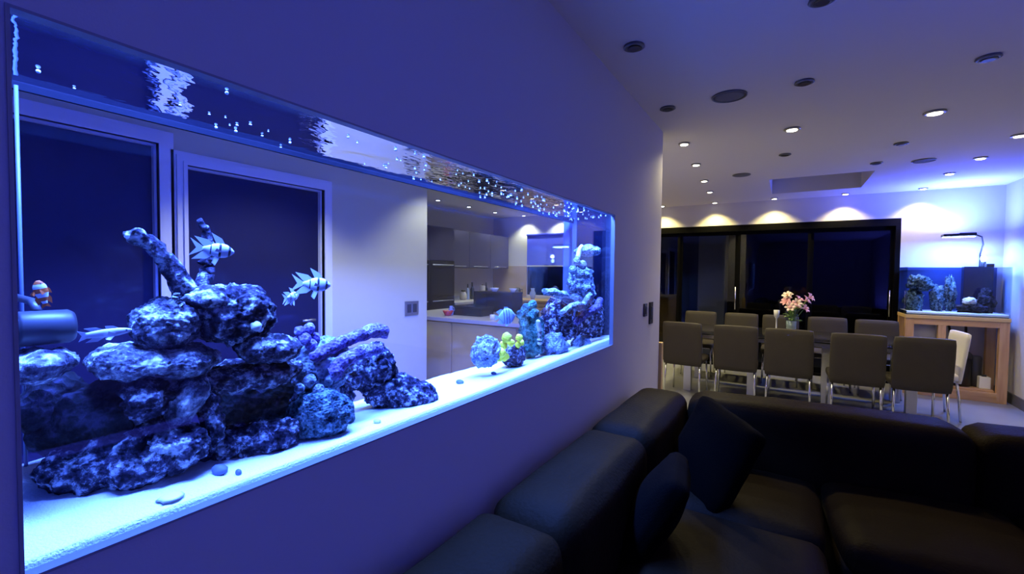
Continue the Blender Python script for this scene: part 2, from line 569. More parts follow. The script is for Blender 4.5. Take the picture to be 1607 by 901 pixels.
# patio doors: dark frame, three sliding leaves, handles
b = MB()
b.box((DX0, YB + .0, DZ - .09), (DX1, YB + .12, DZ)).box((DX0, YB, 0), (DX0 + .05, YB + .12, DZ - .09)).box((DX1 - .05, YB, 0), (DX1, YB + .12, DZ - .09))
b.box((DX0 + .05, YB, 0), (DX1 - .05, YB + .12, .03))
d1 = struct(b.build('door_1', M['anth']))
xs = [DX0 + .05, -0.62, 0.175, 1.05, DX1 - .05]
for i in range(4):
    x0, x1 = xs[i], xs[i + 1]
    y0 = YB + .03 + (i % 2) * .04
    b = MB()
    b.box((x0, y0, .03), (x0 + .035, y0 + .03, DZ - .09)).box((x1 - .035, y0, .03), (x1, y0 + .03, DZ - .09))
    b.box((x0 + .035, y0, .03), (x1 - .035, y0 + .03, .10)).box((x0 + .035, y0, DZ - .14), (x1 - .035, y0 + .03, DZ - .09))
    lf = b.build('door_leaf', M['anth'], d1)
    box((x0 + .035, y0 + .01, .10), (x1 - .035, y0 + .018, DZ - .14)).build('pane', M['pane'], lf)
    if i in (1, 3):
        hx = x1 - .018 if i == 1 else x1 - .03
        MB().tube([(hx, y0 - .035, .83), (hx, y0 - .035, 1.16)], .009).tube([(hx, y0 - .035, .87), (hx, y0, .87)], .006).tube([(hx, y0 - .035, 1.12), (hx, y0, 1.12)], .006).build('handle', M['chrome'], lf, smooth=True)
# kitchen window behind
b = MB()
b.box((KX0, YB + .02, KZ0), (KX0 + .05, YB + .1, KZ1)).box((KX1 - .05, YB + .02, KZ0), (KX1, YB + .1, KZ1))
b.box((KX0 + .05, YB + .02, KZ0), (KX1 - .05, YB + .1, KZ0 + .05)).box((KX0 + .05, YB + .02, KZ1 - .05), (KX1 - .05, YB + .1, KZ1))
b.box((-2.44, YB + .02, KZ0 + .05), (-2.38, YB + .1, KZ1 - .05))
w1 = struct(b.build('window_1', M['anth']))
for x0, x1 in ((KX0 + .05, -2.44), (-2.38, KX1 - .05)):
    box((x0, YB + .05, KZ0 + .05), (x1, YB + .058, KZ1 - .05)).build('pane', M['pane'], w1)
# kitchen side wall, wall between hall and kitchen, hall wall with two dark doors
struct(box((XK - .1, YH, 0), (XK, YB, CZ)).build('wall_kitchen', M['hallwall']))
struct(box((XK - .1, YH - .1, 0), (XH - .1, YH, CZ)).build('wall_kitchen_near', M['hallwall']))
A0, A1, AZ = 0.02, 1.074, 2.02     # first dark door
B0, B1, BZ = 1.209, 2.092, 1.93    # second dark door
b = MB()
b.box((XH - .1, YN, 0), (XH, A0, CZ)).box((XH - .1, A0, AZ), (XH, B0, CZ)).box((XH - .1, A1, 0), (XH, B0, AZ))
b.box((XH - .1, B0, BZ), (XH, B1, CZ)).box((XH - .1, B1, 0), (XH, YH, CZ))
struct(b.build('wall_hall', M['hallwall']))


def door(n, y0, y1, z1, knob):
    o = struct(box((XH - .07, y0 + .012, .004), (XH - .03, y1 - .012, z1 - .012)).build('door_%d' % n, M['darkdoor']))
    fr = MB()
    for k, (wd, pr) in enumerate(((.075, .018), (.05, .03), (.02, .038))):
        fr.box((XH, y0 - wd, 0), (XH + pr, y0, z1 + wd)).box((XH, y1, 0), (XH + pr, y1 + wd, z1 + wd)).box((XH, y0, z1), (XH + pr, y1, z1 + wd))
    fr.box((XH - .1, y0, 0), (XH, y0 + .012, z1)).box((XH - .1, y1 - .012, 0), (XH, y1, z1)).box((XH - .1, y0 + .012, z1 - .012), (XH, y1 - .012, z1))
    fr.build('door_frame', M['frame'], o)
    MB().tube([(XH - .03, knob, .98), (XH + .03, knob, .98), (XH + .03, knob - .1, .98)], .009).build('door_handle', M['steel'], o, smooth=True)
    return o


door(2, A0, A1, AZ, A0 + .08)
door(3, B0, B1, BZ, B1 - .08)
struct(box((XH, B1 + .076, 0), (XH + .015, YH, .12)).build('baseboard_hall', M['frame']))
# outside: terrace slab and a rendered pillar beyond the patio doors
struct(box((-6, YB + .15, -.12), (6, 12, -.02)).build('terrace', M['patio']))
o = box((-0.51, 8.2, -.02), (-0.09, 8.6, 2.35)).build('patio_pillar', M['pillar'])
struct(o)
struct(box((-6, 10.5, -.02), (6, 10.6, 2.2)).build('garden_wall', mat('garden_wall_dark', (0.02, 0.022, 0.02), 0.9, var=.3)))
# pale and tan panels on the kitchen back wall, splashback
struct(box((-4.05, YB - .012, .90), (-3.30, YB - .002, 1.455)).build('trim_2', M['tan']))
struct(box((XK + .002, 5.28, .90), (XK + .012, 7.15, 1.40)).build('trim_3', M['splash']))

# ------------------------------------------------------------------ ceiling fittings
GL = 'round ceiling spotlights'


def downlight(x, y, lit, label, r=0.042, spot=True, power=SPOT_W, spread=112):
    t = thing('downlight', label, 'ceiling light', (x, y, CZ), 0, GL)
    m = MB()
    n = 28
    prof = [(r, -.001), (r * 1.05, -.007), (r * .8, -.012), (r * .68, -.006)]
    m.lathe(prof, n=n).build('trim_ring', M['ring'] if lit else M['ringdark'], t, smooth=True)
    MB().lathe([(r * .66, -.0125), (r * .66, -.0145), (r * .5, -.0165)], n=n).build('lens', M['lamp_on'] if lit else M['lamp_off'], t)
    if lit and spot:
        l = bpy.data.lights.new('downlight_beam', 'SPOT')
        l.energy = power
        l.color = WASH_COL if spread == 113 else SPOT_COL
        l.spot_size = R(spread)
        l.spot_blend = 0.55
        l.shadow_soft_size = 0.03
        lo = bpy.data.objects.new('downlight_beam', l)
        lo.parent = t
        lo.location = (0, 0, -.03)
        col.objects.link(lo)
    return t


colA = [(.077, 3.74), (.04, 4.50), (-.01, 5.32), (-.055, 6.06)]
nth = ['nearest', 'second', 'third', 'fourth', 'fifth']
for i, (x, y) in enumerate(colA):
    downlight(x, y, True, 'lit spotlight, %s of the receding line past the dividing wall end' % nth[i], power=52, spread=150)
for x, y, k in ((-.85, 7.0, 'leftmost one by the wall end'), (-.12, 7.0, 'second from the left'), (.617, 7.0, 'third from the left, left of the roof light'),
                (1.388, 7.0, 'fourth from the left, right of the roof light'), (2.12, 7.0, 'rightmost, near the small aquarium')):
    downlight(x, y, True, 'lit spotlight over the patio doors, ' + k, power=WASH_W, spread=113)
downlight(.798, 3.74, True, 'lit ceiling spotlight standing alone in the middle of the ceiling', .05)
downlight(1.557, 3.80, True, 'large bright lit ceiling spotlight right of the middle of the ceiling', .055)
for x, y, k in ((2.20, 4.71, 'nearest, at the photo edge'), (2.19, 5.44, 'second nearest'), (2.145, 6.11, 'third nearest, small')):
    downlight(x, y, True, 'lit spotlight in the right hand line to the small aquarium, ' + k, .045)
for x, y, k in ((.18, 2.04, 'beside the top of the dividing wall'), (.884, 2.05, 'at the top edge of the photo'), (.137, 2.90, 'near the dividing wall, left of the big speaker'),
                (.848, 2.87, 'just right of the big ceiling speaker'), (1.573, 2.98, 'at the upper right'), (.752, 4.50, 'small, behind the lone lit lamp'),
                (1.52, 4.56, 'small, behind the large bright lamp'), (1.46, 5.24, 'small, just before the roof light')):
    downlight(x, y, False, 'unlit dark ceiling spotlight ' + k, .045)
kn = ['nearest', 'second', 'third', 'farthest']
for i, y in enumerate((4.93, 5.66, 6.40)):
    downlight(-3.50, y, True, 'lit kitchen spotlight close to the wall cabinets, %s of that line' % nth[i], power=45)
for i, y in enumerate((4.29, 5.10, 5.92)):
    downlight(-2.95, y, True, 'lit kitchen ceiling spotlight in the line over the island, %s of that line' % nth[i], power=45)
for x, k in ((-3.28, 'left of the kitchen window'), (-2.62, 'over the kitchen window with the blue reflection'), (-1.80, 'at the right end of the kitchen window')):
    downlight(x, 7.0, True, 'lit ceiling spotlight washing the far kitchen wall, ' + k, power=70, spread=113)
for x, y, k in ((-1.25, 2.75, 'near the end of the hall wall'), (-1.75, 3.25, 'before the island front'), (-1.45, 1.65, 'before the second dark door')):  # spots added out of view to brighten hall wall, door frames and island
    downlight(x, y, True, 'added unseen hall spotlight ' + k, power=60 if y > 2 else 150)
GS = 'round ceiling speakers'
for x, y, r, k in ((.485, 2.88, .093, 'large round dark ceiling speaker grille in the middle of the ceiling'), (.365, 5.2, .085, 'small looking round ceiling speaker past the lit spotlights on the left'),
                   (1.80, 5.33, .085, 'faint round ceiling speaker before the small aquarium')):
    t = thing('ceiling_speaker', k, 'speaker', (x, y, CZ), 0, GS)
    MB().lathe([(r, -.001), (r, -.007), (r * .93, -.009), (r * .92, -.004)], n=36).build('rim', M['ringdark'], t, smooth=True)
    MB().lathe([(r * .91, -.004), (r * .7, -.0075), (r * .2, -.009)], n=36).build('grille', M['mesh'], t, smooth=True)


# ------------------------------------------------------------------ wall switches
def plate(name, label, base, ny, w_, h_, m):
    t = thing(name, label, 'switch', base)
    sgn = 1
    box((0, -w_ / 2, -h_ / 2), (.009, w_ / 2, h_ / 2)).build('plate', m, t, bevel=.002)
    for k in range(ny):
        y = (k - (ny - 1) / 2) * w_ / (ny + .4)
        box((.009, y - w_ / (ny + 1) * .4, -h_ * .3), (.013, y + w_ / (ny + 1) * .4, h_ * .3)).build('rocker', M['darkgrey'], t, bevel=.001)
    return t


plate('wall_switch', 'small black switch plate on the dividing wall, left of the taller one', (0.0005, 2.97, 1.10), 1, .07, .085, M['darkgrey'])
plate('control_panel', 'taller black control plate at the end of the dividing wall', (0.0005, 3.115, 1.07), 1, .085, .15, M['black'])
plate('wall_switch', 'wide dark switch plate on the hall wall seen through the tank', (XH + .0005, 3.02, 1.00), 2, .17, .13, M['steel'])


# ------------------------------------------------------------------ the large aquarium
aq = thing('aquarium', 'long rectangular reef aquarium built into the dividing wall, full of blue light', 'aquarium', (-.2, 1.32, .88))
box((-.032, TY0, .90), (-.022, TY1, 1.72)).build('front_pane', M['glass'], aq, world=True)
box((TB - .012, TY0, .90), (TB, TY1, 1.72)).build('back_pane', M['glassback'], aq, world=True)
box((TB, TY0 - .012, .90), (-.032, TY0, 1.72)).build('end_pane', M['acryl'], aq, world=True)
box((TB, TY1, .90), (-.032, TY1 + .012, 1.72)).build('overflow_panel', M['acryl'], aq, world=True)
box((TB, TY0, .882), (-.032, TY1, .897)).build('base_pane', M['acryl'], aq, world=True)
b = MB()
b.box((TB, TY1 - .022, .90), (TB + .02, TY1 - .001, 1.72))
b.build('silicone_seam', M['silicone'], aq, world=True)
MB().tube([(-.345, .216, .98), (-.345, .216, 1.655)], .0028, 10).build('corner_edge_glint', M['silicone'], aq, smooth=True, world=True)  # thin tube added in place of the lit edge at the left back corner
# rim brace that shows as a dark bar along the back just above the water line
box((TB + .001, TY0 + .014, 1.650), (TB + .010, TY1 - .023, 1.676)).build('rim_bar', M['matblack'], aq, world=True)
b = MB()
N1, N2 = 90, 14
vs, fs = [], []
for i in range(N1 + 1):
    for j in range(N2 + 1):
        x = -.0325 + (TB + .0105 + .0325) * j / N2
        y = TY0 + .001 + (TY1 - TY0 - .002) * i / N1
        vs.append((x, y, WZ + .0012 * noise.noise(V((x * 14, y * 7, 0))) + .0006 * noise.noise(V((x * 30, y * 24, 3)))))
for i in range(N1):
    for j in range(N2):
        a = i * (N2 + 1) + j
        fs.append((a, a + N2 + 1, a + N2 + 2, a + 1))
b.add(vs, fs)
ws = b.build('water_surface', M['water'], aq, smooth=True, world=True)
if ws.data.polygons[0].normal.z < 0:
    ws.data.flip_normals()
# hood over the water with three lamp housings
box((-.375, TY0, 1.96), (-.05, TY1, 1.975)).build('hood_lid', M['hood'], aq, world=True)
for i in range(3):
    y = .45 + i * .86
    MB().box((-.24, y - .38, 1.91), (-.06, y + .38, 1.955)).build('lamp_housing', M['black'], aq, world=True, bevel=.006)


def sand_z(x, y):
    f = max(0, min(1, (-.05 - x) / .31))
    g = max(0, min(1, (y - .3) / .55))
    front = .957 + .018 * max(0, min(1, (y - 1.2) / 1.0))
    back = .990 * (1 - g) + .925 * g
    z = front + (back - front) * f
    k = min(1, f * 6)
    return z + k * (.006 * noise.noise(V((x * 9, y * 5, 0))) + .0025 * noise.noise(V((x * 30, y * 30, 2))))


b = MB()
N1, N2 = 240, 36
vs, fs = [], []
for i in range(N1 + 1):
    for j in range(N2 + 1):
        x = -.033 + (TB + .001 + .033) * j / N2
        y = TY0 + .001 + (TY1 - TY0 - .002) * i / N1
        vs.append((x, y, sand_z(x, y)))
for i in range(N1):
    for j in range(N2):
        a = i * (N2 + 1) + j
        fs.append((a, a + N2 + 1, a + N2 + 2, a + 1))
nn = len(vs)
# skirt down to the base pane
rim = [i * (N2 + 1) for i in range(N1 + 1)]
for i in rim: vs.append((vs[i][0], vs[i][1], .898))
for k in range(N1): fs.append((rim[k], nn + k, nn + k + 1, rim[k + 1]))
n3 = len(vs)
rim = [i * (N2 + 1) + N2 for i in range(N1 + 1)]
for i in rim: vs.append((vs[i][0], vs[i][1], .898))
for k in range(N1): fs.append((rim[k], rim[k + 1], n3 + k + 1, n3 + k))
b.add(vs, fs)
tag(b.build('sand_bed', M['sand'], smooth=True, loc=(-.2, 1.32, .9)), 'bright white coral sand bed on the floor of the large aquarium', 'sand', kind='stuff')

# ------------------------------------------------------------------ reef rocks
KNOB = .0065
XMIN, XMAX = TB + .012, -.045


def frame_at(u, v, x):
    p = at(u, v, x=x)
    d = (p - CAM)
    d.z = 0
    d.normalize()
    r = V((d.y, -d.x, 0))
    return p, d, r, depth(p) / FPX


def clampx(p):
    return V((max(XMIN, min(XMAX, p.x)), min(TY1 - .025, max(TY0 + .005, p.y)), p.z))


def rock(name, label, cat, u, v, su, sv, x, thick, m, seed, rough=0.28, fine=0.10, tilt=0.0, sub=4, flat=0.0, group='live rocks of the reef', pores=0.0, parent=None, square=0.0):
    p, d, r, k = frame_at(u, v, x)
    bm = bmesh.new()
    bmesh.ops.create_icosphere(bm, subdivisions=sub, radius=1)
    sd = V((seed * 7.13, seed * 3.7, seed * 1.9))
    w_, h_ = su * k, sv * k
    ct, st = cos(tilt), sin(tilt)
    sg = (w_ * h_ * thick) ** (1 / 3) * .8 + .2 * min(w_, h_, thick)
    for q in bm.verts:
        n = q.co.normalized()
        e = n.copy()
        if square:
            mx = max(abs(e.x), abs(e.y), abs(e.z))
            e = e * (1 - square) + e / mx * square
        c = V((e.x * w_, e.y * thick, e.z * h_))
        o3 = V((n.x / w_, n.y / thick, n.z / h_)).normalized()
        g = c / sg
        big = noise.fractal(g * .9 + sd, 1.0, 2.0, 2)
        mid = noise.fractal(g * 2.6 + sd, 0.9, 2.1, 3)
        vd = noise.voronoi(c * (1 / KNOB) + sd)[0]
        knob = .35 - min(.9, vd[0])
        pit = max(0, noise.noise(g * 3.4 + sd * 2) - .12)
        c += o3 * (sg * (rough * .8 * big + fine * .8 * mid - pores * 1.5 * pit) + KNOB * .75 * knob)
        if flat and c.z < -h_ * (1 - flat): c.z = -h_ * (1 - flat)
        a, z = c.x * ct - c.z * st, c.x * st + c.z * ct
        q.co = clampx(p + r * a + d * c.y + V((0, 0, z))) - p
    me = bpy.data.meshes.new(name)
    bm.to_mesh(me)
    bm.free()
    me.materials.append(m)
    me.polygons.foreach_set('use_smooth', [True] * len(me.polygons))
    o = bpy.data.objects.new(name, me)
    o.location = p
    col.objects.link(o)
    tag(o, label, cat, group)
    return o


RK = M['rock']
rk = 'rock'
rock('live_rock', 'big wide dark rock on the sand at the lower left of the reef', rk, 204, 716, 98, 50, -.20, .07, M['rockrub'], 1, .25, .17, .03, 6, pores=.12)
rock('live_rock', 'pale topped rock leaning on the right of the big lower left rock', rk, 262, 700, 60, 42, -.16, .05, RK, 2, .26, .16, .05, 6, pores=.12)
rock('live_rock', 'cave rock coloured dark as shade, above the big lower left rock, under the pale shelf', rk, 178, 655, 92, 58, -.25, .075, M['rockdarkshade'], 3, .25, .14, 0, 4)
rock('live_rock', 'thin dark branching rubble in the left cave opening below the shelf', rk, 235, 622, 40, 30, -.17, .04, M['rockrub'], 31, .45, .30, .2, 4, pores=.3)
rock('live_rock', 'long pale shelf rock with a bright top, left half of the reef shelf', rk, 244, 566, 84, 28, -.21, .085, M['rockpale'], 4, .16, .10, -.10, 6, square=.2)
rock('live_rock', 'grey right half of the reef shelf, overhanging the dark cave', rk, 378, 588, 86, 22, -.21, .08, RK, 5, .16, .12, .06, 6, square=.25)
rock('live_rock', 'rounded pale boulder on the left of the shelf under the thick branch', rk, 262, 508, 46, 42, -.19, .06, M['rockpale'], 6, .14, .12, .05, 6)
rock('live_rock', 'jagged grey boulder on the middle of the shelf, widest to the right', rk, 362, 492, 62, 44, -.18, .065, RK, 7, .28, .16, -.10, 6, pores=.12)
rock('live_rock', 'small pale lump at the right tip of the jagged boulder', rk, 330, 470, 34, 22, -.17, .045, RK, 8, .25, .15, 0, 4)
rock('live_rock', 'ragged pale slab jutting right from the jagged boulder', rk, 398, 492, 30, 13, -.16, .04, M['rockpale'], 33, .25, .2, -.12, 4)
rock('live_rock', 'low domed grey rock at the right end of the shelf', rk, 420, 545, 48, 24, -.15, .06, RK, 9, .16, .12, -.08, 5)
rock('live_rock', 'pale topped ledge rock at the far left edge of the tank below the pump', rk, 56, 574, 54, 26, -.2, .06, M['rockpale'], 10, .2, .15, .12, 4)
rock('live_rock', 'rock with shade in its dark colour under the far left ledge', rk, 84, 640, 46, 52, -.29, .05, M['rockdarkshade'], 11, .25, .15, 0, 4)
rock('live_rock', 'sloping smooth bluish rock propping up the middle of the shelf', rk, 292, 630, 24, 48, -.16, .04, M['rockpale'], 12, .16, .08, -.5, 4)
rock('live_rock', 'narrow knobbly upright rock at the left of the central cave', rk, 332, 655, 16, 50, -.15, .03, M['rockrub'], 13, .35, .25, .1, 4, pores=.2)
rock('live_rock', 'back rock coloured black for the shade inside the central cave', rk, 402, 632, 78, 52, -.31, .035, M['rockdarkshade'], 14, .2, .12, 0, 4)
rock('live_rock', 'low heap of crusted rubble on the sand in front of the central cave', rk, 385, 694, 76, 30, -.165, .05, M['rockrub'], 15, .28, .22, .12, 6, pores=.18)
rock('live_rock', 'knobbly pale rock column between the cave and the dome of coral', rk, 505, 575, 44, 42, -.2, .055, M['paleco'], 16, .28, .2, .05, 5, pores=.12)
rock('live_rock', 'dark pitted rock behind the dome coral', rk, 505, 622, 46, 30, -.22, .05, M['rockrub'], 17, .3, .2, 0, 4, pores=.15)
rock('live_rock', 'dark rock right of the finger branches', rk, 580, 580, 40, 42, -.23, .05, M['rockrub'], 18, .25, .22, .2, 5, pores=.2)
rock('live_rock', 'crusted rubble rock on the sand right of the dome coral', rk, 628, 618, 60, 29, -.17, .055, M['rockrub'], 19, .26, .22, -.1, 5, pores=.18)
rock('brain_coral', 'round dome coral with a knobbly skin on the sand in the middle', 'coral', 504, 652, 50, 42, -.13, .06, M['brain'], 20, .06, .10, 0, 5, group='corals of the reef', pores=.2)
rock('live_rock', 'rounded bumpy blue rock left of the yellow corals', rk, 762, 552, 24, 24, -.17, .06, M['paleco'], 21, .18, .25, 0, 5, pores=.2)
rock('live_rock', 'small dark rock between the yellow corals', rk, 806, 558, 20, 19, -.16, .05, M['rockrub'], 22, .2, .2, 0, 4)
rock('live_rock', 'greenish blue coral mound rising left of the tall reef tower', 'coral', 832, 522, 19, 42, -.2, .07, M['green'], 23, .25, .2, 0, 5, group='corals of the reef')
rock('live_rock', 'bumpy pale rock at the front foot of the reef tower', rk, 868, 545, 23, 22, -.14, .06, M['paleco'], 24, .25, .25, 0, 5, pores=.15)
rock('live_rock', 'dark middle of the reef tower with hanging strands', rk, 874, 505, 26, 38, -.22, .07, M['rockrub'], 25, .28, .25, 0, 5)
rock('live_rock', 'ball shaped pale rock on the sand at the right end of the tank', rk, 913, 545, 17, 19, -.11, .05, M['paleco'], 26, .2, .25, 0, 4)
rock('live_rock', 'pale knobbly upper part of the reef tower', rk, 911, 452, 20, 36, -.2, .045, M['paleco'], 27, .4, .3, 0, 5, pores=.2)
rock('live_rock', 'dark lower part of the reef tower at the right end', rk, 924, 506, 22, 44, -.2, .055, M['rockrub'], 28, .3, .25, 0, 5)
rock('plate_coral', 'flat pale plate coral at the top of the reef tower', 'coral', 922, 394, 20, 9, -.2, .05, M['paleco'], 29, .25, .2, .05, 4, group='corals of the reef')


def branch(name, label, pts, rads, x, m, seed, cat='coral', wob=.18):
    """knobbly branch through photo points; rads in pixels"""
    P = []
    Rr = []
    n = len(pts)
    base = None
    seg = 7
    for i in range(n - 1):
        for s in range(seg if i < n - 2 else seg + 1):
            t = s / seg
            xx = x if not hasattr(x, '__len__') else x[i] + (x[i + 1] - x[i]) * t
            a = at(pts[i][0] + (pts[i + 1][0] - pts[i][0]) * t, pts[i][1] + (pts[i + 1][1] - pts[i][1]) * t, x=xx)
            k = depth(a) / FPX
            P.append(a)
            Rr.append((rads[i] + (rads[i + 1] - rads[i]) * t) * k)
    for i in range(len(P)):
        j = V((noise.noise(V((i * .35, seed, 0))), noise.noise(V((i * .35, seed, 5))), noise.noise(V((i * .35, seed, 9)))))
        P[i] = clampx(P[i] + j * Rr[i] * .35)
    mb = MB()
    P = [P[0] + (P[0] - P[1]) * .6] + P + [P[-1] + (P[-1] - P[-2]) * .5]
    Rr = [Rr[0] * .4] + Rr + [Rr[-1] * .45]
    mb.tube(P, Rr, 14)
    mb.v = [tuple(V(q) + V((noise.noise(V(q) * 70 + V((seed, 0, 0))), noise.noise(V(q) * 70 + V((0, seed, 4))), noise.noise(V(q) * 70 + V((2, 0, seed))))) * wob * Rr[2]) for q in mb.v]
    mb.v = [tuple(clampx(V(q))) for q in mb.v]
    o = mb.build(name, m, smooth=True, loc=P[len(P) // 2])
    return tag(o, label, cat, 'corals of the reef' if cat == 'coral' else 'live rocks of the reef')


branch('branch_rock', 'thick branch shaped rock slanting up to the left over the pale boulder', [(310, 490), (288, 452), (265, 415), (240, 385), (206, 366)], [22, 17, 13, 12, 12], -.19, RK, 1, 'rock', .3)
branch('branch_rock', 'thin upright stick of rock with a curled tip behind the top fish', [(312, 470), (322, 430), (332, 395), (322, 362), (312, 346)], [13, 11, 8, 6, 5], -.24, RK, 2, 'rock', .3)
branch('branch_rock', 'tiny knob of rock beside the foot of the thick branch', [(282, 488), (277, 470), (278, 461)], [8, 6, 5], -.16, M['rockpale'], 3, 'rock', .3)
branch('finger_coral', 'upper of two finger branches pointing right, purple', [(492, 562), (520, 545), (560, 527), (592, 518), (606, 522)], [9, 10, 10, 12, 9], -.16, M['purple'], 4)
branch('finger_coral', 'lower of two finger branches pointing right, ribbed and purple', [(520, 588), (540, 565), (565, 552), (596, 547)], [13, 12, 11, 9], -.14, M['purple'], 5)
branch('finger_coral', 'long pale branch reaching left from the reef tower', [(903, 478), (885, 465), (868, 459), (855, 458)], [8, 7, 6, 5], -.16, M['paleco'], 6)
branch('finger_coral', 'thin white upright coral stick left of the reef tower', [(847, 540), (847, 520), (844, 503)], [4, 4, 3], -.12, M['shell'], 7)
branch('finger_coral', 'pale arched branch across the middle of the reef tower', [(882, 492), (898, 480), (916, 478), (926, 462)], [5, 5, 5, 4], -.10, M['paleco'], 8)
branch('finger_coral', 'pale curved branch low on the reef tower, slanting up to the right', [(905, 506), (920, 492), (936, 484), (942, 470)], [5, 6, 6, 5], -.10, M['purple'], 9)
branch('finger_coral', 'small white curl of coral on top of the reef tower', [(907, 405), (909, 392), (913, 386)], [4, 3, 3], -.17, M['shell'], 10)


def polyps(name, label, centers, x, m, seed, group='corals of the reef'):
    """lobed soft coral: lobes are parts of the colony"""
    p0 = at(centers[0][0], centers[0][1], x=x)
    t = thing(name, label, 'coral', p0, 0, group)
    for i, (u, v, r) in enumerate(centers):
        p = clampx(at(u, v, x=x + .012 * sin(i * 2.3 + seed)))
        k = depth(p) / FPX
        mb = MB().ball((0, 0, 0), r * k, 16, 12)
        mb.v = [tuple(V(q) * (1 + .22 * noise.noise(V(q) * (1.6 / (r * k)) + V((seed + i, 0, 0)))) + p - p0) for q in mb.v]
        mb.v = [tuple(clampx(V(q) + p0) - p0) for q in mb.v]
        mb.build('lobe', m, t, smooth=True)
    return t


polyps('leather_coral', 'yellow lobed coral, tall left cluster down to the sand', [(795, 530, 8), (802, 538, 6), (790, 542, 7), (786, 554, 8), (792, 560, 7), (783, 562, 6)], -.13, M['yellow'], 1)
polyps('leather_coral', 'small yellow lobed coral just right of the tall yellow cluster', [(815, 530, 6), (818, 538, 5), (813, 541, 5)], -.13, M['yellow'], 2)
polyps('leather_coral', 'purple tufted coral standing behind the shelf end', [(470, 520, 8), (485, 516, 9), (478, 532, 10), (494, 530, 8), (468, 534, 7), (488, 541, 9)], -.2, M['purple'], 3)
polyps('leather_coral', 'pale blue knobs on the front of the knobbly column', [(486, 598, 10), (470, 610, 8), (500, 612, 9), (516, 596, 8)], -.14, M['paleco'], 4)
polyps('leather_coral', 'blue green fluffy coral on top of the green mound', [(826, 484, 8), (836, 478, 7), (818, 494, 8), (840, 492, 7)], -.16, M['green'], 5)
polyps('leather_coral', 'tuft of pale knobs at the peak of the reef tower', [(905, 410, 6), (914, 416, 7), (899, 424, 7), (910, 430, 8), (920, 432, 6)], -.14, M['paleco'], 6)
polyps('leather_coral', 'pale knob under the right tip of the jagged boulder', [(402, 512, 8), (408, 516, 5)], -.12, M['shell'], 7)


# ------------------------------------------------------------------ fish
def fish(name, label, u, v, length, x, face, prof, mats, band=None, pitch=0.0, yawo=0.0, long_fins=0.0, cat='fish', thin=0.45, group=None):
    """length in photo pixels; face +1 looks to the right of the picture; prof = [(t, half height / length)] from snout to tail root"""
    p, d, r, k = frame_at(u, v, x)
    L = length * k
    t = thing(name, label, cat, p, 0, group)
    q0 = Matrix.Rotation(yawo, 3, 'Z')
    fw = (q0 @ r) * face
    side = V((-fw.y, fw.x, 0))
    fwd = fw * cos(pitch) + V((0, 0, 1)) * sin(pitch)
    up = V((0, 0, 1)) * cos(pitch) - fw * sin(pitch)

    def P(a, h, s): return fwd * ((.5 - a) * L) + up * (h * L) + side * (s * L)

    def hh(a):
        for i in range(len(prof) - 1):
            if prof[i][0] <= a <= prof[i + 1][0]:
                f = (a - prof[i][0]) / (prof[i + 1][0] - prof[i][0])
                return prof[i][1] + (prof[i + 1][1] - prof[i][1]) * f
        return prof[-1][1]
    n, m = 26, 14
    mb = MB()
    amax = prof[-1][0]
    rings = []
    for i in range(n + 1):
        a = amax * i / n
        h = (hh(max(0, a - .02)) + hh(a) + hh(min(amax, a + .02))) / 3
        rings.append([P(a, h * cos(2 * pi * j / m), h * thin * sin(2 * pi * j / m)) for j in range(m)])
    vs = [q for rg in rings for q in rg]
    mb.v = [tuple(q) for q in vs]
    for i in range(n):
        for j in range(m):
            mb.f.append((i * m + j, i * m + (j + 1) % m, (i + 1) * m + (j + 1) % m, (i + 1) * m + j))
            mb.m.append(band(amax * (i + .5) / n) if band else 0)
    mb.f += [tuple(range(m)), tuple(range(n * m, n * m + m))]
    mb.m += [0, 0]
    mb.build('body', mats, t, smooth=True)

    def fin(nm, pts, mm):
        th = .010
        f = MB()
        c = len(pts)
        f.add([P(a, h, s + th / 2) for a, h, s in pts] + [P(a, h, s - th / 2) for a, h, s in pts],
              [tuple(range(c)), tuple(reversed(range(c, 2 * c)))] + [(i, (i + 1) % c, c + (i + 1) % c, c + i) for i in range(c)])
        f.build(nm, mm, t)
    fm = mats[0]
    lf = long_fins
    e = prof[-1][1]
    fin('tail_fin', [(amax - .02, e, 0), (1.0 + lf * .12, .13 + lf * .16, 0), (.93, 0.0, 0), (1.0 + lf * .12, -.13 - lf * .16, 0), (amax - .02, -e, 0)], mats[-1] if len(mats) > 2 else fm)
    hm = max(h for _, h in prof)
    fin('dorsal_fin', [(.24, hh(.24) * .92, 0), (.34, hm + .05 + lf * .10, 0), (.50 + lf * .14, hm + .07 + lf * .24, 0), (.49, hm + .02, 0), (.46, hh(.46) * .9, 0)], fm)
    fin('dorsal_fin', [(.52, hh(.52) * .9, 0), (.66, hh(.6) + .07 + lf * .08, 0), (.88 + lf * .16, hh(.7) + .08 + lf * .20, 0), (.80, hh(.72) + .03, 0), (.74, hh(.74) * .9, 0)], fm)
    fin('anal_fin', [(.52, -hh(.52) * .9, 0), (.66, -hh(.6) - .08 - lf * .08, 0), (.88 + lf * .16, -hh(.7) - .08 - lf * .22, 0), (.80, -hh(.72) - .03, 0), (.74, -hh(.74) * .9, 0)], fm)
    for s in (1, -1):
        fin('pelvic_fin', [(.34, -hh(.34) * .9, s * .03), (.44, -hm - .07 - lf * .2, s * .08), (.52, -hm - .04 - lf * .14, s * .08), (.46, -hh(.46) * .92, s * .03)], fm)
        fin('pectoral_fin', [(.32, -.02, s * hh(.32) * thin * .95), (.46, .05, s * (hm * thin + .06)), (.50, -.05, s * (hm * thin + .06)), (.34, -.06, s * hh(.34) * thin * .95)], fm)
        MB().ball(P(.11, hh(.11) * .30, s * hh(.11) * thin * .92), .022 * L, 8, 6).build('eye', M['fishb'], t, smooth=True)
    return t


